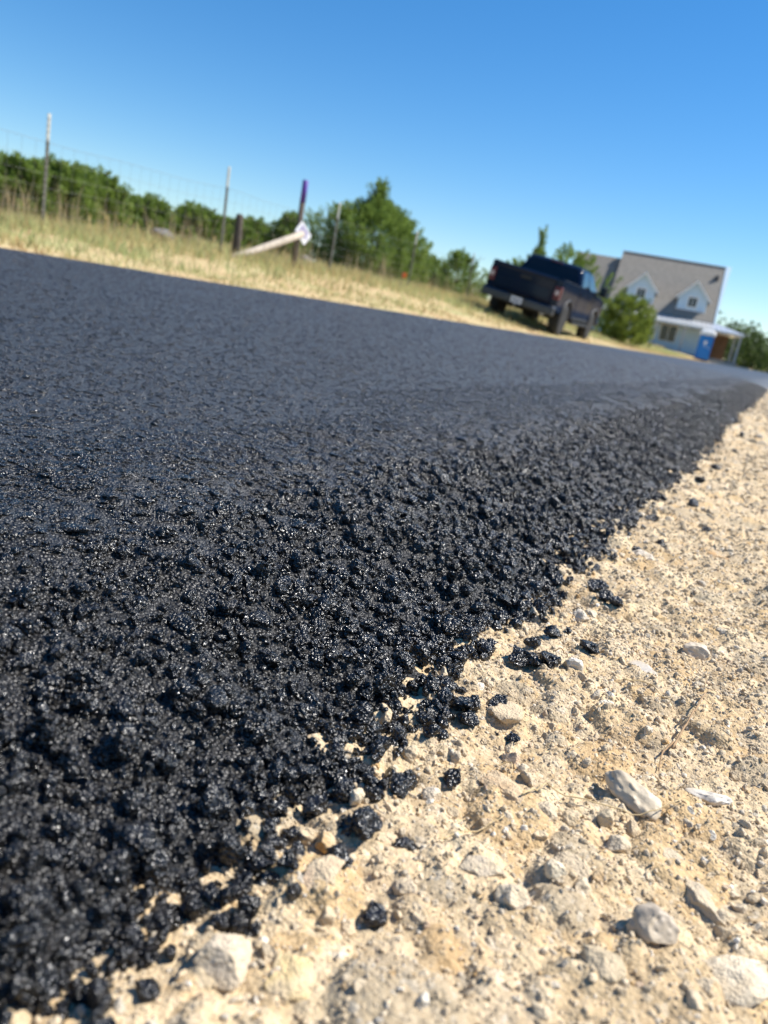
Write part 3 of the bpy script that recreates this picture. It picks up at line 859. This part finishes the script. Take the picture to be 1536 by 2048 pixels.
# ------------------------------------------------------------------ junipers
def juniper(base, h, rad, label, seed, pts=None, tip=None, n_cl=420, lpc=70, hue=0.0, low=.06, name='juniper_tree', leaf=1.0):
    r = np.random.default_rng(seed)
    e = empty(name, base, 0, label, 'tree', 'junipers along the far fence')
    # trunk and limbs
    mb = MB(); mb.tube([(0, 0, -.1), (.02 * h, .01 * h, h * .3), (0, .02 * h, h * .62), (0, 0, h * .9)], [.05 * h ** .5 * .7, .04 * h ** .5 * .7, .02, .006], 8)
    for k in range(11):
        a = r.uniform(0, 6.28); z0 = h * r.uniform(.06, .7); L = rad * r.uniform(.5, .9)
        mb.tube([(0, 0, z0), (math.cos(a) * L * .5, math.sin(a) * L * .5, z0 + h * .07), (math.cos(a) * L, math.sin(a) * L, z0 + h * .2)], [.022, .014, .004], 5)
    mb.build('trunk', M_BARK, e, smooth=True)
    # clump centres: a lobed envelope, denser outside
    u = r.uniform(0, 1, n_cl)
    t = low + (1 - low) * u ** 1.25
    prof = np.interp(t, [0, .08, .25, .45, .65, .85, 1.0], pts or [.55, .85, 1.0, .95, .72, .38, .04])
    ang = r.uniform(0, 2 * np.pi, n_cl)
    lob = 1 + .22 * np.sin(ang * 3 + seed) + .14 * np.sin(ang * 5 + t * 9 + seed)
    rr = rad * prof * lob * np.sqrt(r.uniform(.06, 1, n_cl))
    C = np.stack([np.cos(ang) * rr, np.sin(ang) * rr, t * (h - .24 * h ** .5)], -1)
    if tip:
        k = int(n_cl * .06); tt = np.linspace(.75, 1.0, k)
        C = np.concatenate([C, np.stack([r.normal(0, .05, k) * (1.1 - tt) * 4 * rad, r.normal(0, .05, k) * (1.1 - tt) * 4 * rad, h * (tt + tip * (tt - .75) * 4)], -1)])
    # each clump: a plume of small sprays pointing up and out
    nC = len(C); out = C.copy(); out[:, 2] = 0
    out /= np.maximum(np.linalg.norm(out, axis=1), 1e-3)[:, None]
    axis = out * .55 + np.array([0, 0, .9]); axis += r.normal(0, .25, (nC, 3)); axis /= np.linalg.norm(axis, axis=1)[:, None]
    L = r.uniform(.10, .24, nC) * h ** .5 * .9
    n = nC * lpc; ic = np.repeat(np.arange(nC), lpc)
    s = r.uniform(-.5, 1, n); wdt = (.45 * (1 - np.abs(s - .1)) + .1)
    pos = C[ic] + axis[ic] * (s * L[ic])[:, None] + rand_dirs(r, n) * (wdt * L[ic] * .8 * r.uniform(.2, 1, n))[:, None]
    pos[:, 2] = np.maximum(pos[:, 2], .02)
    d = axis[ic] * .8 + rand_dirs(r, n) * .75; d /= np.linalg.norm(d, axis=1)[:, None]
    sd_ = np.cross(d, rand_dirs(r, n)); sd_ /= np.maximum(np.linalg.norm(sd_, axis=1), 1e-3)[:, None]
    ll = r.uniform(.045, .095, n)[:, None] * leaf; ww = ll * .28
    V = np.stack([pos - sd_ * ww, pos + d * ll * .6 - sd_ * ww * .2 + sd_ * ww, pos + d * ll], 1).reshape(-1, 3)
    Fc = np.arange(n * 3).reshape(-1, 3)
    cl = r.uniform(0, 1, nC)
    a = np.array([.12, .19, .037]); b = np.array([.24, .325, .068])
    col = (a + (b - a) * cl[:, None])[ic] * r.uniform(.75, 1.25, (n, 1)) * np.array([1 + hue, 1, 1 - hue])
    o = bpy.data.objects.new('crown', np_mesh('crown', V, Fc, M_LEAF, False, np.repeat(col, 3, axis=0))); link(o, e)
    return e
bush = [.8, .95, 1.0, .98, .9, .7, .25]
def jb(x_, y_, h, rad, lab, seed, **k):
    return juniper((x_, y_, gz(x_, y_)), h, rad, lab, seed, **k)
jb(-12.0, 8.0, 1.23, 0.79, 'low juniper bush at the far left end of the row', 1, pts=bush)
jb(-11.5, 8.95, 1.03, 0.51, 'rounded juniper bush crowding the leftmost one', 2, pts=bush)
jb(-11.5, 9.75, 1.13, 0.57, 'broad leafy juniper behind the first white-tipped post', 3, pts=bush)
jb(-11.9, 10.75, 1.11, 0.59, 'broad juniper with drooping right flank', 4, pts=bush)
jb(-13.0, 13.2, 0.93, 0.55, 'low juniper behind the pale boulder', 5, pts=bush)
jb(-12.6, 14.4, 0.97, 0.60, 'low juniper left of the dark wooden stub', 6, pts=bush)
jb(-12.8, 15.9, 0.84, 0.54, 'low juniper behind the dark wooden stub', 7, pts=bush)
jb(-14.0, 18.2, 1.14, 0.72, 'small juniper seen above the bleached brace pole', 8, pts=bush)
jb(-13.0, 18.6, 1.45, .55, 'narrow spiky juniper behind the purple-topped post', 9)
jb(-11.7, 20.9, 2.40, 1.95, 'tall broad juniper with a thin pointed top', 10, n_cl=1500, lpc=60, tip=.07, pts=[.75, .95, 1.0, .98, .86, .58, .12])
jb(-12.2, 23.8, 1.30, .9, 'low juniper spreading at the right foot of the tall one', 11, pts=bush)
jb(-12.2, 28.9, 2.05, 1.26, 'small dark pyramid-shaped juniper left of the pickup', 12, n_cl=360)
jb(-11.6, 36.6, 3.4, 1.1, 'slender juniper with a thin spire rising behind the cab', 13, tip=.16, n_cl=420, leaf=1.4)
jb(-11.0, 40.5, 4.1, 2.4, 'wide juniper with feathery plumes behind the pickup', 14, n_cl=420, pts=[.8, 1, 1, .95, .85, .6, .3], leaf=1.5)
jb(-13.5, 40.0, 3.0, 1.6, 'juniper mass filling the gap behind the pickup', 15, n_cl=300, pts=bush, leaf=1.5)
jb(-16.0, 34.0, 2.0, 1.5, 'low distant juniper left of the pickup', 16, n_cl=260, pts=bush, leaf=1.5)
jb(-7.15, 37.9, 2.45, 1.40, 'loose yellow-green juniper bush between the pickup and the house', 17, n_cl=420, pts=bush, hue=.12, leaf=1.3)

jb(-12.3, 5.6, 2.3, 1.15, 'unseen juniper added left of the low bush row to darken the pickup reflection', 21, n_cl=520)  # hedge carried on out of view, added to darken reflections in the pickup's tailgate
jb(-12.6, 3.2, 2.7, 1.35, 'unseen tall juniper added beyond the left end of the fence for the reflection', 22, n_cl=520)
jb(-13.2, .4, 2.9, 1.5, 'unseen broad juniper added to the hedge past the left end of the fence', 23, n_cl=520, pts=bush)
jb(-14.2, -2.8, 3.0, 1.7, 'unseen bushy juniper added farther down the hedge across the road', 24, n_cl=520, pts=bush)
jb(-16.0, -6.5, 3.2, 1.9, 'unseen wide juniper added at the back of the hedge across the road', 25, n_cl=520, pts=bush)

# far woods beyond the house
def woods():
    r = np.random.default_rng(99); n_t = 150
    bx_ = np.concatenate([r.uniform(-30, 60, 110), r.uniform(-75, -24, 40)])
    by_ = np.concatenate([r.uniform(108, 150, 110), r.uniform(110, 160, 40)])
    hh = r.uniform(3.2, 6.4, n_t); k = 300
    ic = np.repeat(np.arange(n_t), k); n = n_t * k
    d = rand_dirs(r, n); rad = hh * .5
    pos = np.stack([bx_[ic], by_[ic], hh[ic] * .5], -1) + d * np.stack([rad[ic], rad[ic], hh[ic] * .52], -1) * r.uniform(.6, 1.05, n)[:, None]
    pos[:, 2] += ground_z(pos[:, 0], pos[:, 1])
    e1 = rand_dirs(r, n) * .5; e2 = rand_dirs(r, n) * .4
    V = np.stack([pos, pos + e1, pos + e2], 1).reshape(-1, 3)
    col = np.array([.055, .085, .022]) * r.uniform(.7, 1.4, (n_t, 1))[ic] * r.uniform(.7, 1.3, (n, 1))
    o = link(bpy.data.objects.new('distant_woods', np_mesh('distant_woods', V, np.arange(n * 3).reshape(-1, 3), M_LEAF, False, np.repeat(col, 3, axis=0))))
    tag(o, 'dark mass of distant woods behind the house', 'woods', kind='stuff')
woods()

# ------------------------------------------------------------------ pickup truck
M_PAINT = plain('dark_blue_grey_paint', (.007, .015, .036), .35, 0, var=.06, coat=.3, spec=0.0)
M_BLACK = plain('black_plastic', (.012, .012, .013), .55)
M_RUBBER = plain('tyre_rubber', (.022, .021, .020), .85, var=.3)
M_RIM = plain('dusty_alloy', (.26, .25, .24), .4, .7, var=.2)
M_GLASS = plain('tinted_glass', (.010, .012, .016), .06, 0, var=.05, spec=.5)
M_RED = plain('red_lens', (.11, .008, .012), .3, var=.15)
M_LAMP = plain('lamp_lens', (.55, .45, .43), .2)
M_PLATE = plain('plate_white', (.72, .73, .74), .5)
M_INK = plain('plate_ink', (.03, .04, .09), .6)
M_BUMP = plain('bumper_steel', (.06, .065, .075), .3, .7)
M_UNDER = plain('underbody', (.02, .019, .018), .9)
M_BALL = plain('hitch_steel', (.42, .41, .40), .35, .8)

truck = empty('pickup_truck', (-6.80, 20.55, 0), 0, 'dark blue-grey crew-cab pickup truck parked on the far edge of the road', 'truck')
truck.rotation_euler = (R(.3), R(7.2), R(1.5))
truck.location = (-6.86, 20.55, .185)
truck.scale = (1.03, 1.03, 1.03)
def arc(cy, cz, rad, a0, a1, n=14):
    return [(cy + rad * math.cos(a0 + (a1 - a0) * i / n), cz + rad * math.sin(a0 + (a1 - a0) * i / n)) for i in range(n + 1)]
RY, FY, WZ = 1.22, 4.86, .43
hw = .99
def arch(cy): return [(cy - .52, .56)] + arc(cy, WZ, .54, math.pi - .22, .22) + [(cy + .52, .56)]
bedp = [(.14, .66)] + [(p[0], p[1]) for p in arch(RY)] + [(2.08, .54), (2.08, 1.41), (.14, 1.41)]
for s_ in (-1, 1):
    a, b_ = (hw - .10, hw) if s_ > 0 else (-hw, -hw + .10)
    MB().prism(bedp, 'x', a, b_).build('bed_side', M_PAINT, truck, .025)
    MB().box(a - .004, b_ + .004, .16, 2.05, 1.412, 1.43).build('bed_rail_cap', M_BLACK, truck, .008)
MB().box(-hw + .1, hw - .1, .14, 2.08, .86, .90).build('bed_floor', M_BLACK, truck)
MB().box(-hw + .1, hw - .1, 2.02, 2.08, .90, 1.40).build('bed_front', M_PAINT, truck)
# tailgate with a raised upper lip and a handle
tg = MB().prism([(.03, .76), (.13, .76), (.13, 1.42), (.05, 1.42), (.0, 1.39), (.02, 1.30)], 'x', -.80, .80).build('tailgate', M_PAINT, truck, .018)
MB().box(-.15, .15, .005, .030, 1.18, 1.26).build('handle', M_BLACK, tg, .01)
MB().box(-.72, .72, .012, .032, .84, 1.10).build('pressed_panel', M_PAINT, tg, .012)
# rear corner stakes and tail lights
for s_ in (-1, 1):
    a, b_ = sorted((s_ * .805, s_ * hw))
    MB().box(a, b_, .02, .14, .70, 1.41).build('corner_panel', M_PAINT, truck, .02)
    a, b_ = sorted((s_ * .825, s_ * (hw + .006)))
    tl = MB().box(a, b_, -.004, .19, .90, 1.24).build('tail_light', M_RED, truck, .025)
    a, b_ = sorted((s_ * .86, s_ * (hw - .03)))
    MB().box(a, b_, -.010, .0, 1.02, 1.13).build('reverse_lens', M_LAMP, tl, .004)
# bumper with step and plate
bm_ = MB().prism([(-.16, .50), (.08, .50), (.08, .745), (-.10, .745), (-.16, .70)], 'x', -1.0, 1.0).build('rear_bumper', M_BUMP, truck, .03)
MB().box(-.30, .30, -.155, -.02, .7455, .757).build('step_pad', M_BLACK, bm_)
MB().box(-.20, .20, -.168, -.150, .50, .70).build('plate_recess', M_BLACK, bm_)
pl = MB().box(-.155, .155, -.178, -.169, .53, .685).build('license_plate', M_PLATE, bm_, .004)
for k in range(6):
    MB().box(-.115 + k * .04, -.090 + k * .04, -.1815, -.1785, .575, .635).build('plate_character', M_INK, pl)
h_ = MB().box(-.04, .04, -.20, .2, .42, .498).build('hitch_receiver', M_UNDER, truck)
MB().lathe([(.0, .018), (.05, .018), (.055, .03), (.09, .04), (.12, .025)], 14, 'z', (0, -.23, .42)).build('hitch_ball', M_BALL, h_, smooth=True)
# cab lower and front end
cabp = [(2.10, .52), (4.30, .52), (4.30, 1.38), (2.10, 1.38)]
MB().prism(cabp, 'x', -hw, hw).build('cab_body', M_PAINT, truck, .03)
fp = [(4.305, .52), (4.33, .56)] + arc(FY, WZ, .54, math.pi - .22, .22) + [(FY + .55, .55), (5.78, .58), (5.80, 1.15), (5.70, 1.28), (4.305, 1.385)]
for s_ in (-1, 1):
    a, b_ = (hw - .22, hw) if s_ > 0 else (-hw, -hw + .22)
    MB().prism(fp, 'x', a, b_).build('front_fender', M_PAINT, truck, .03)
MB().prism([(4.31, .8), (5.78, .8), (5.78, 1.2), (5.66, 1.32), (4.31, 1.41)], 'x', -hw + .221, hw - .221).build('hood', M_PAINT, truck, .04)
gl = MB().box(-.7, .7, 5.785, 5.85, .72, 1.18).build('grille', M_BLACK, truck, .02)
MB().box(-1.0, 1.0, 5.80, 5.98, .50, .70).build('front_bumper', M_BUMP, truck, .04)
for s_ in (-1, 1):
    a, b_ = sorted((s_ * .72, s_ * .97)); MB().box(a, b_, 5.72, 5.83, .92, 1.16).build('headlight', M_LAMP, truck, .02)
# doors, a touch proud, with handles
for s_ in (-1, 1):
    for y0, y1 in ((2.16, 3.18), (3.21, 4.26)):
        a, b_ = sorted((s_ * (hw - .01), s_ * (hw + .006)))
        d_ = MB().box(a, b_, y0, y1, .62, 1.37).build('door', M_PAINT, truck, .006)
        a, b_ = sorted((s_ * (hw + .007), s_ * (hw + .035)))
        MB().box(a, b_, y0 + .08, y0 + .26, 1.20, 1.245).build('handle', M_PAINT, d_, .01)
    a, b_ = sorted((s_ * (hw - .04), s_ * (hw + .07)))
    MB().box(a, b_, 2.15, 4.25, .40, .47).build('side_step', M_BLACK, truck, .02)
    a, b_ = sorted((s_ * (hw - .02), s_ * (hw + .012)))
    MB().box(a, b_, 2.12, 4.28, .515, .60).build('rocker_panel', M_BLACK, truck, .01)
# greenhouse loft
def ring(z, y0, y1, w, rc, n=6):
    p = []
    for cx_, cy_, a0 in ((w - rc, y1 - rc, 0), (-w + rc, y1 - rc, math.pi / 2), (-w + rc, y0 + rc, math.pi), (w - rc, y0 + rc, 3 * math.pi / 2)):
        for i in range(n + 1):
            a = a0 + math.pi / 2 * i / n; p.append((cx_ + rc * math.cos(a), cy_ + rc * math.sin(a), z))
    return p
LV = [(1.375, 2.12, 4.62, .955, .07), (1.45, 2.13, 4.50, .94, .08), (1.66, 2.22, 4.12, .875, .10), (1.86, 2.32, 3.78, .80, .12), (1.92, 2.40, 3.62, .74, .14), (1.945, 2.56, 3.42, .60, .18)]
mb = MB(); rs = [ring(*l) for l in LV]; nr = len(rs[0])
fs = [tuple(range(nr))[::-1]] + [(k * nr + i, k * nr + (i + 1) % nr, (k + 1) * nr + (i + 1) % nr, (k + 1) * nr + i) for k in range(len(rs) - 1) for i in range(nr)] + [tuple(range((len(rs) - 1) * nr, len(rs) * nr))]
mb.add([p for q in rs for p in q], fs); cabin = mb.build('cabin', M_PAINT, truck, smooth=True)
def lv(z):
    zz = [l[0] for l in LV]; return [float(np.interp(z, zz, [l[k] for l in LV])) for k in (1, 2, 3)]
def rear_pt(x_, z): return (x_, lv(z)[0] - .008, z)
def side_pt(s_, y_, z): return (s_ * (lv(z)[2] + .008), y_, z)
def pane(name, loops, parent, m=M_GLASS):
    mb = MB(); k = len(loops[0]); mb.add([p for L in loops for p in L], [(i * k + j, i * k + j + 1, (i + 1) * k + j + 1, (i + 1) * k + j) for i in range(len(loops) - 1) for j in range(k - 1)])
    o = mb.build(name, m, parent); md = o.modifiers.new('thickness', 'SOLIDIFY'); md.thickness = .004; return o
zs_ = [1.44, 1.54, 1.66, 1.76, 1.85]
rw = pane('rear_window', [[rear_pt(x_ * (1 - (z - 1.44) * .34), z) for x_ in (-.80, -.27, .27, .80)] for z in zs_], cabin)
for s_ in (-1, 1):
    pane('side_window', [[side_pt(s_, 2.30 + (z - 1.44) * .42 + t * (.80 - (z - 1.44) * .3), z) for t in (0, 1)] for z in zs_], cabin)
    pane('side_window', [[side_pt(s_, 3.22 + t * (1.05 - (z - 1.44) * 1.25), z) for t in (0, 1)] for z in zs_], cabin)
pane('windshield', [[(x_ * (1 - (z - 1.44) * .3), lv(z)[1] + .008, z) for x_ in (-.78, 0, .78)] for z in zs_], cabin)
bl = MB().box(-.17, .17, 2.285, 2.36, 1.862, 1.905).build('brake_light', M_RED, cabin, .01)
# mirrors
for s_ in (-1, 1):
    mr = MB(); a, b_ = sorted((s_ * .93, s_ * 1.16)); mr.box(a, b_, 4.10, 4.16, 1.40, 1.45)
    mo = mr.build('mirror_arm', M_BLACK, truck, .012)
    a, b_ = sorted((s_ * 1.08, s_ * 1.30)); mh = MB().box(a, b_, 4.06, 4.18, 1.37, 1.66).build('mirror', M_BLACK, truck, .04)
    a, b_ = sorted((s_ * 1.10, s_ * 1.28)); MB().box(a, b_, 4.052, 4.058, 1.40, 1.63).build('mirror_glass', M_GLASS, mh)
# wheels and flares
tyre = MB().lathe([(-.14, .30), (-.145, .37), (-.12, .415), (-.06, .43), (.06, .43), (.12, .415), (.145, .37), (.14, .30)], 36, 'x').mesh('tyre', M_RUBBER, True)
rm = MB().lathe([(-.08, .298), (.10, .298), (.125, .285), (.11, .25), (.06, .22), (.05, .10), (.09, .075), (.10, .03)], 30, 'x')
for k in range(8):
    a = k * math.pi / 4; c_, s2 = math.cos(a), math.sin(a)
    pr = [(.06, -.03), (.10, -.022), (.10, .022), (.06, .03)]
    vs = [(t, c_ * rr_ - s2 * w_, s2 * rr_ + c_ * w_) for rr_ in (.08, .27) for t, w_ in pr]
    rm.add(vs, [(0, 1, 2, 3), (7, 6, 5, 4), (0, 4, 5, 1), (1, 5, 6, 2), (2, 6, 7, 3), (3, 7, 4, 0)])
rm = rm.mesh('rim', M_RIM, False)
for s_ in (-1, 1):
    for cy_ in (RY, FY):
        w_ = bpy.data.objects.new('wheel', tyre); w_.location = (s_ * .87, cy_, WZ); link(w_, truck)
        if s_ < 0: w_.rotation_euler = (0, 0, math.pi)
        link(bpy.data.objects.new('rim', rm), w_)
        pts_ = [(s_ * (hw + .012), p[0], p[1]) for p in arc(cy_, WZ, .555, math.pi - .2, .2, 18)]
        MB().tube(pts_, .035, 8).build('fender_flare', M_BLACK, truck, smooth=True)
    MB().box(*sorted((s_ * .74, s_ * .98)), .72, .735, .28, .62).build('mud_flap', M_RUBBER, truck)
MB().box(-.55, .55, .15, 5.6, .44, .60).build('chassis', M_UNDER, truck)
ax = MB(); ax.tube([(-.8, RY, WZ), (.8, RY, WZ)], .05, 10); ax.lathe([(-.16, .06), (-.1, .15), (.1, .15), (.16, .06)], 14, 'x', (0, RY, WZ)); ax.build('rear_axle', M_UNDER, truck, smooth=True)
ax = MB(); ax.tube([(-.8, FY, WZ), (.8, FY, WZ)], .05, 10); ax.build('front_axle', M_UNDER, truck, smooth=True)
MB().tube([(.62, .12, .47), (.62, .6, .47), (.5, 1.6, .5)], .04, 10).build('exhaust_pipe', M_BALL, truck, smooth=True)

# ------------------------------------------------------------------ house
M_SHING = plain('grey_roof_shingle', (.235, .215, .185), .9, var=.15, scale=3, bmp=.3)
M_SIDING = plain('pale_siding', (.52, .67, .79), .7, var=.04)
M_TRIM = plain('white_trim', (.80, .81, .80), .6, var=.04)
M_METAL = plain('galvalume_roof', (.62, .64, .66), .38, .6, var=.08)
M_STONEW = plain('grey_wall', (.27, .255, .245), .9, var=.25, scale=4)
M_BROWN = plain('cedar_boards', (.17, .095, .05), .8, var=.3, scale=4)
M_POST = plain('post_grey', (.36, .38, .40), .7)
M_WIN = plain('window_glass', (.02, .025, .03), .08)
M_DKFR = plain('dark_frame', (.06, .06, .065), .6)
house = empty('farmhouse', (-7.2, 80.0, .45), R(9), 'farmhouse with steep grey shingle roof, two gabled dormers and a metal-roofed porch', 'house')
EZ, RZ, DP, LX = 3.2, 8.45, 5.0, -9.9       # heights above house base
sl_ = (RZ - EZ) / DP
wall = MB(); wall.prism([(.35, 0), (9.65, 0), (9.65, EZ), (5, RZ - .25), (.35, EZ)], 'x', LX + .25, -.25); wall.build('wall', M_SIDING, house)
mb = MB()
mb.prism([(-.25, EZ - .25 * sl_), (DP, RZ), (10.25, EZ - .25 * sl_), (10.25, EZ - .25 * sl_ + .2), (DP, RZ + .25), (-.25, EZ - .25 * sl_ + .2)], 'x', LX, 0)
roof = mb.build('roof', M_SHING, house)
MB().box(LX - .05, .05, DP - .16, DP + .16, RZ + .20, RZ + .262).build('ridge_cap', M_TRIM, roof)
rk = MB()
for y0, z0, y1, z1 in ((-.3, EZ - .3 * sl_, DP, RZ), (10.3, EZ - .3 * sl_, DP, RZ)):
    rk.add([(.005, y0, z0 - .2), (.12, y0, z0 - .2), (.12, y0, z0 + .27), (.005, y0, z0 + .27), (.005, y1, z1 - .2), (.5, y1, z1 - .2), (.5, y1, z1 + .32), (.005, y1, z1 + .32)],
           [(0, 1, 2, 3), (7, 6, 5, 4), (0, 4, 5, 1), (1, 5, 6, 2), (2, 6, 7, 3), (3, 7, 4, 0)])
rk.build('rake_board', M_SIDING, roof)
# dormers
for cx_ in (-2.3, -7.1):
    y0 = .55; zb = EZ + y0 * sl_ - .05; w_ = 1.30; ze = zb + 1.45; zp = ze + 1.40
    yb = lambda z: (z - EZ) / sl_
    dm = MB().add([(cx_ - w_, y0, zb), (cx_ + w_, y0, zb), (cx_ + w_, y0, ze), (cx_, y0, zp), (cx_ - w_, y0, ze),
                   (cx_ - w_, yb(zb) + .3, zb), (cx_ + w_, yb(zb) + .3, zb), (cx_ + w_, yb(ze) + .3, ze), (cx_, yb(zp) + .3, zp), (cx_ - w_, yb(ze) + .3, ze)],
                  [(0, 1, 2, 3, 4), (9, 8, 7, 6, 5), (0, 5, 6, 1), (1, 6, 7, 2), (2, 7, 8, 3), (3, 8, 9, 4), (4, 9, 5, 0)]).build('dormer', M_SIDING, house)
    th = .12; ov = .28
    for s_ in (-1, 1):
        ex, ez = cx_ + s_ * (w_ + ov), ze - ov * 1.40 / w_
        P4 = [(cx_, zp + .02), (ex, ez + .02), (ex, ez + .02 + th), (cx_, zp + .02 + th)]
        yF = y0 - .3
        vs = [(p[0], yF, p[1]) for p in P4] + [(P4[0][0], yb(zp) + .4, P4[0][1]), (P4[1][0], yb(ez) + .4, P4[1][1]), (P4[2][0], yb(ez) + .4, P4[2][1]), (P4[3][0], yb(zp) + .4, P4[3][1])]
        dr = MB().add(vs, [(0, 1, 2, 3), (7, 6, 5, 4), (0, 4, 5, 1), (1, 5, 6, 2), (2, 6, 7, 3), (3, 7, 4, 0)]).build('dormer_roof', M_SHING, dm)
        bx0 = [(cx_, zp - .14), (ex, ez - .14), (ex, ez + .10), (cx_, zp + .10)]
        MB().prism(bx0, 'y', yF - .05, yF - .003).build('dormer_fascia', M_TRIM, dm)
    MB().box(cx_ - w_ - .05, cx_ + w_ + .05, y0 - .08, y0 - .003, zb - .1, zb + .25).build('dormer_sill', M_TRIM, dm)
    wz = zb + .95
    fr = MB().box(cx_ - .48, cx_ + .48, y0 - .06, y0 - .004, wz - .55, wz + .55).build('window', M_TRIM, dm)
    MB().box(cx_ - .36, cx_ + .36, y0 - .08, y0 - .063, wz - .42, wz + .42).build('pane', M_WIN, fr)
    MB().box(cx_ - .025, cx_ + .025, y0 - .095, y0 - .082, wz - .42, wz + .42).build('mullion', M_TRIM, fr)
# vent on the roof, left wing
MB().box(-.75, -.45, 3.55, 3.95, EZ + 3.75 * sl_, EZ + 3.75 * sl_ + .55).build('roof_vent', M_DKFR, roof)
MB().prism([(1.4, 0), (8.6, 0), (8.6, EZ), (5, RZ - .9), (1.4, EZ)], 'x', LX - 4.2, LX + .2).build('wing_wall', M_SIDING, house)
MB().prism([(1.0, EZ - .1), (5, RZ - .75), (9, EZ - .1), (9, EZ + .1), (5, RZ - .52), (1.0, EZ + .1)], 'x', LX - 4.5, LX - .02).build('wing_roof', M_SHING, house)
# porch wrapping round the right corner
mb = MB()
PZ = 2.62
mb.add([(LX - .6, -2.6, PZ - .1), (2.7, -2.6, PZ - .1), (.2, .1, 3.15), (LX - .6, .1, 3.15), (2.7, 7.0, PZ - .1), (.2, 7.0, 3.15),
        (LX - .6, -2.6, PZ - .28), (2.7, -2.6, PZ - .28), (2.7, 7.0, PZ - .28), (.2, 7.0, PZ - .28), (.2, .1, PZ - .28), (LX - .6, .1, PZ - .28)],
       [(0, 1, 2, 3), (1, 4, 5, 2), (6, 7, 1, 0), (7, 8, 4, 1), (6, 11, 10, 7), (7, 10, 9, 8), (8, 9, 5, 4), (6, 0, 3, 11)])
pr_ = mb.build('porch_roof', M_METAL, house)
for k in range(28):
    xk = LX - .4 + k * .44
    if xk < 2.2:
        t_ = max(0, (xk - .2) / 2.5)
        y1 = .05 - t_ * 2.7; z1 = 3.15 + .02 - t_ * .63
        MB().add([(xk - .02, -2.58, PZ - .09), (xk + .02, -2.58, PZ - .09), (xk + .02, y1, z1 - .01), (xk - .02, y1, z1 - .01), (xk, -2.58, PZ - .04), (xk, y1, z1 + .04)],
                 [(0, 1, 4), (3, 5, 2), (0, 4, 5, 3), (1, 2, 5, 4), (0, 3, 2, 1)]).build('seam', M_METAL, pr_)
for xk in (LX - .4, -7.4, -4.9, -2.4, .1, 2.45):
    MB().box(xk - .09, xk + .09, -2.45, -2.27, 0, PZ - .285).build('porch_post', M_POST, house)
MB().box(2.36, 2.54, 2.2, 2.38, 0, PZ - .285).build('porch_post', M_POST, house)
MB().box(LX - .6, 2.7, -2.7, .34, -.5, .0).build('porch_floor', M_STONEW, house)
MB().box(.26, .40, .6, 6.0, .05, 2.3).build('cedar_wall', M_BROWN, house)
MB().box(.45, 1.9, 2.6, 2.75, .02, 2.3).build('cedar_wall', M_BROWN, house)
for x0, x1, z0, z1, dr in ((-8.6, -7.4, .7, 2.2, 0), (-6.6, -5.4, .02, 2.2, 1), (-4.4, -3.0, .7, 2.2, 0)):
    f_ = MB().box(x0 - .1, x1 + .1, .25, .345, z0, z1 + .1).build('door' if dr else 'window', M_TRIM if not dr else M_STONEW, house)
    MB().box(x0, x1, .22, .247, z0 + .1, z1).build('pane', M_WIN, f_)
    MB().box((x0 + x1) / 2 - .03, (x0 + x1) / 2 + .03, .20, .217, z0 + .1, z1).build('mullion', M_TRIM, f_)

# ------------------------------------------------------------------ portable toilet, lumber
M_PBLUE = plain('blue_polyethylene', (.015, .20, .58), .45, var=.06)
M_PWHITE = plain('white_polyethylene', (.80, .80, .78), .5, var=.04)
pt = empty('portable_toilet', (-6.25, 67.5, gz(-6.25, 67.5) - .02), R(8), 'blue portable toilet with a white domed roof beside the road', 'portable toilet')
pt.scale = (.9, .9, 1.0)
body = MB(); body.box(-.55, .55, -.55, .55, .14, 1.98)
for k in range(5):
    body.box(.551, .575, -.45 + k * .2, -.37 + k * .2, .2, 1.9); body.box(-.575, -.551, -.45 + k * .2, -.37 + k * .2, .2, 1.9)
body = body.build('cabin', M_PBLUE, pt, .02)
MB().box(-.60, .60, -.62, .60, 0, .135).build('skid_base', M_BLACK, pt)
d_ = MB().box(-.42, .42, -.585, -.553, .20, 1.86).build('door', M_PBLUE, pt, .01)
MB().box(.30, .36, -.61, -.588, .98, 1.10).build('latch', M_PWHITE, d_)
MB().lathe([(0, .15), (.006, .15)], 20, 'y', (-.02, -.593, 1.42)).build('round_emblem', M_PWHITE, d_)
MB().box(-.14, .10, -.593, -.587, 1.12, 1.17).build('emblem_bar', M_PWHITE, d_)
rf = MB(); L_ = [ring(1.985, -.66, .66, .66, .08), ring(2.20, -.66, .66, .66, .10), ring(2.36, -.54, .54, .54, .14), ring(2.44, -.32, .32, .32, .15)]
n_ = len(L_[0]); rf.add([p for q in L_ for p in q], [tuple(range(n_))[::-1]] + [(k * n_ + i, k * n_ + (i + 1) % n_, (k + 1) * n_ + (i + 1) % n_, (k + 1) * n_ + i) for k in range(3) for i in range(n_)] + [tuple(range(3 * n_, 4 * n_))])
rf.build('roof', M_PWHITE, pt)
MB().tube([(-.42, .42, 1.9), (-.42, .42, 2.55)], .05, 10).build('vent_pipe', M_PWHITE, pt)
M_LUMB = plain('fresh_lumber', (.58, .49, .36), .8, var=.15)
for (lx, ly, L_, w_, h_, a, lab) in [(-4.6, 70.5, 2.4, .5, .18, .1, 'low stack of pale lumber beside the portable toilet'), (-3.4, 72.5, 3.0, .5, .16, .05, 'flat pallet of pale boards at the end of the road edge')]:
    e = empty('lumber_stack', (lx - .9, ly, .04), a, lab, 'lumber')
    for q in range(3):
        for k in range(4):
            MB().box(-L_ / 2, L_ / 2, -.26 + k * .13, -.15 + k * .13, q * .06, q * .06 + .05).build('plank', M_LUMB, e)
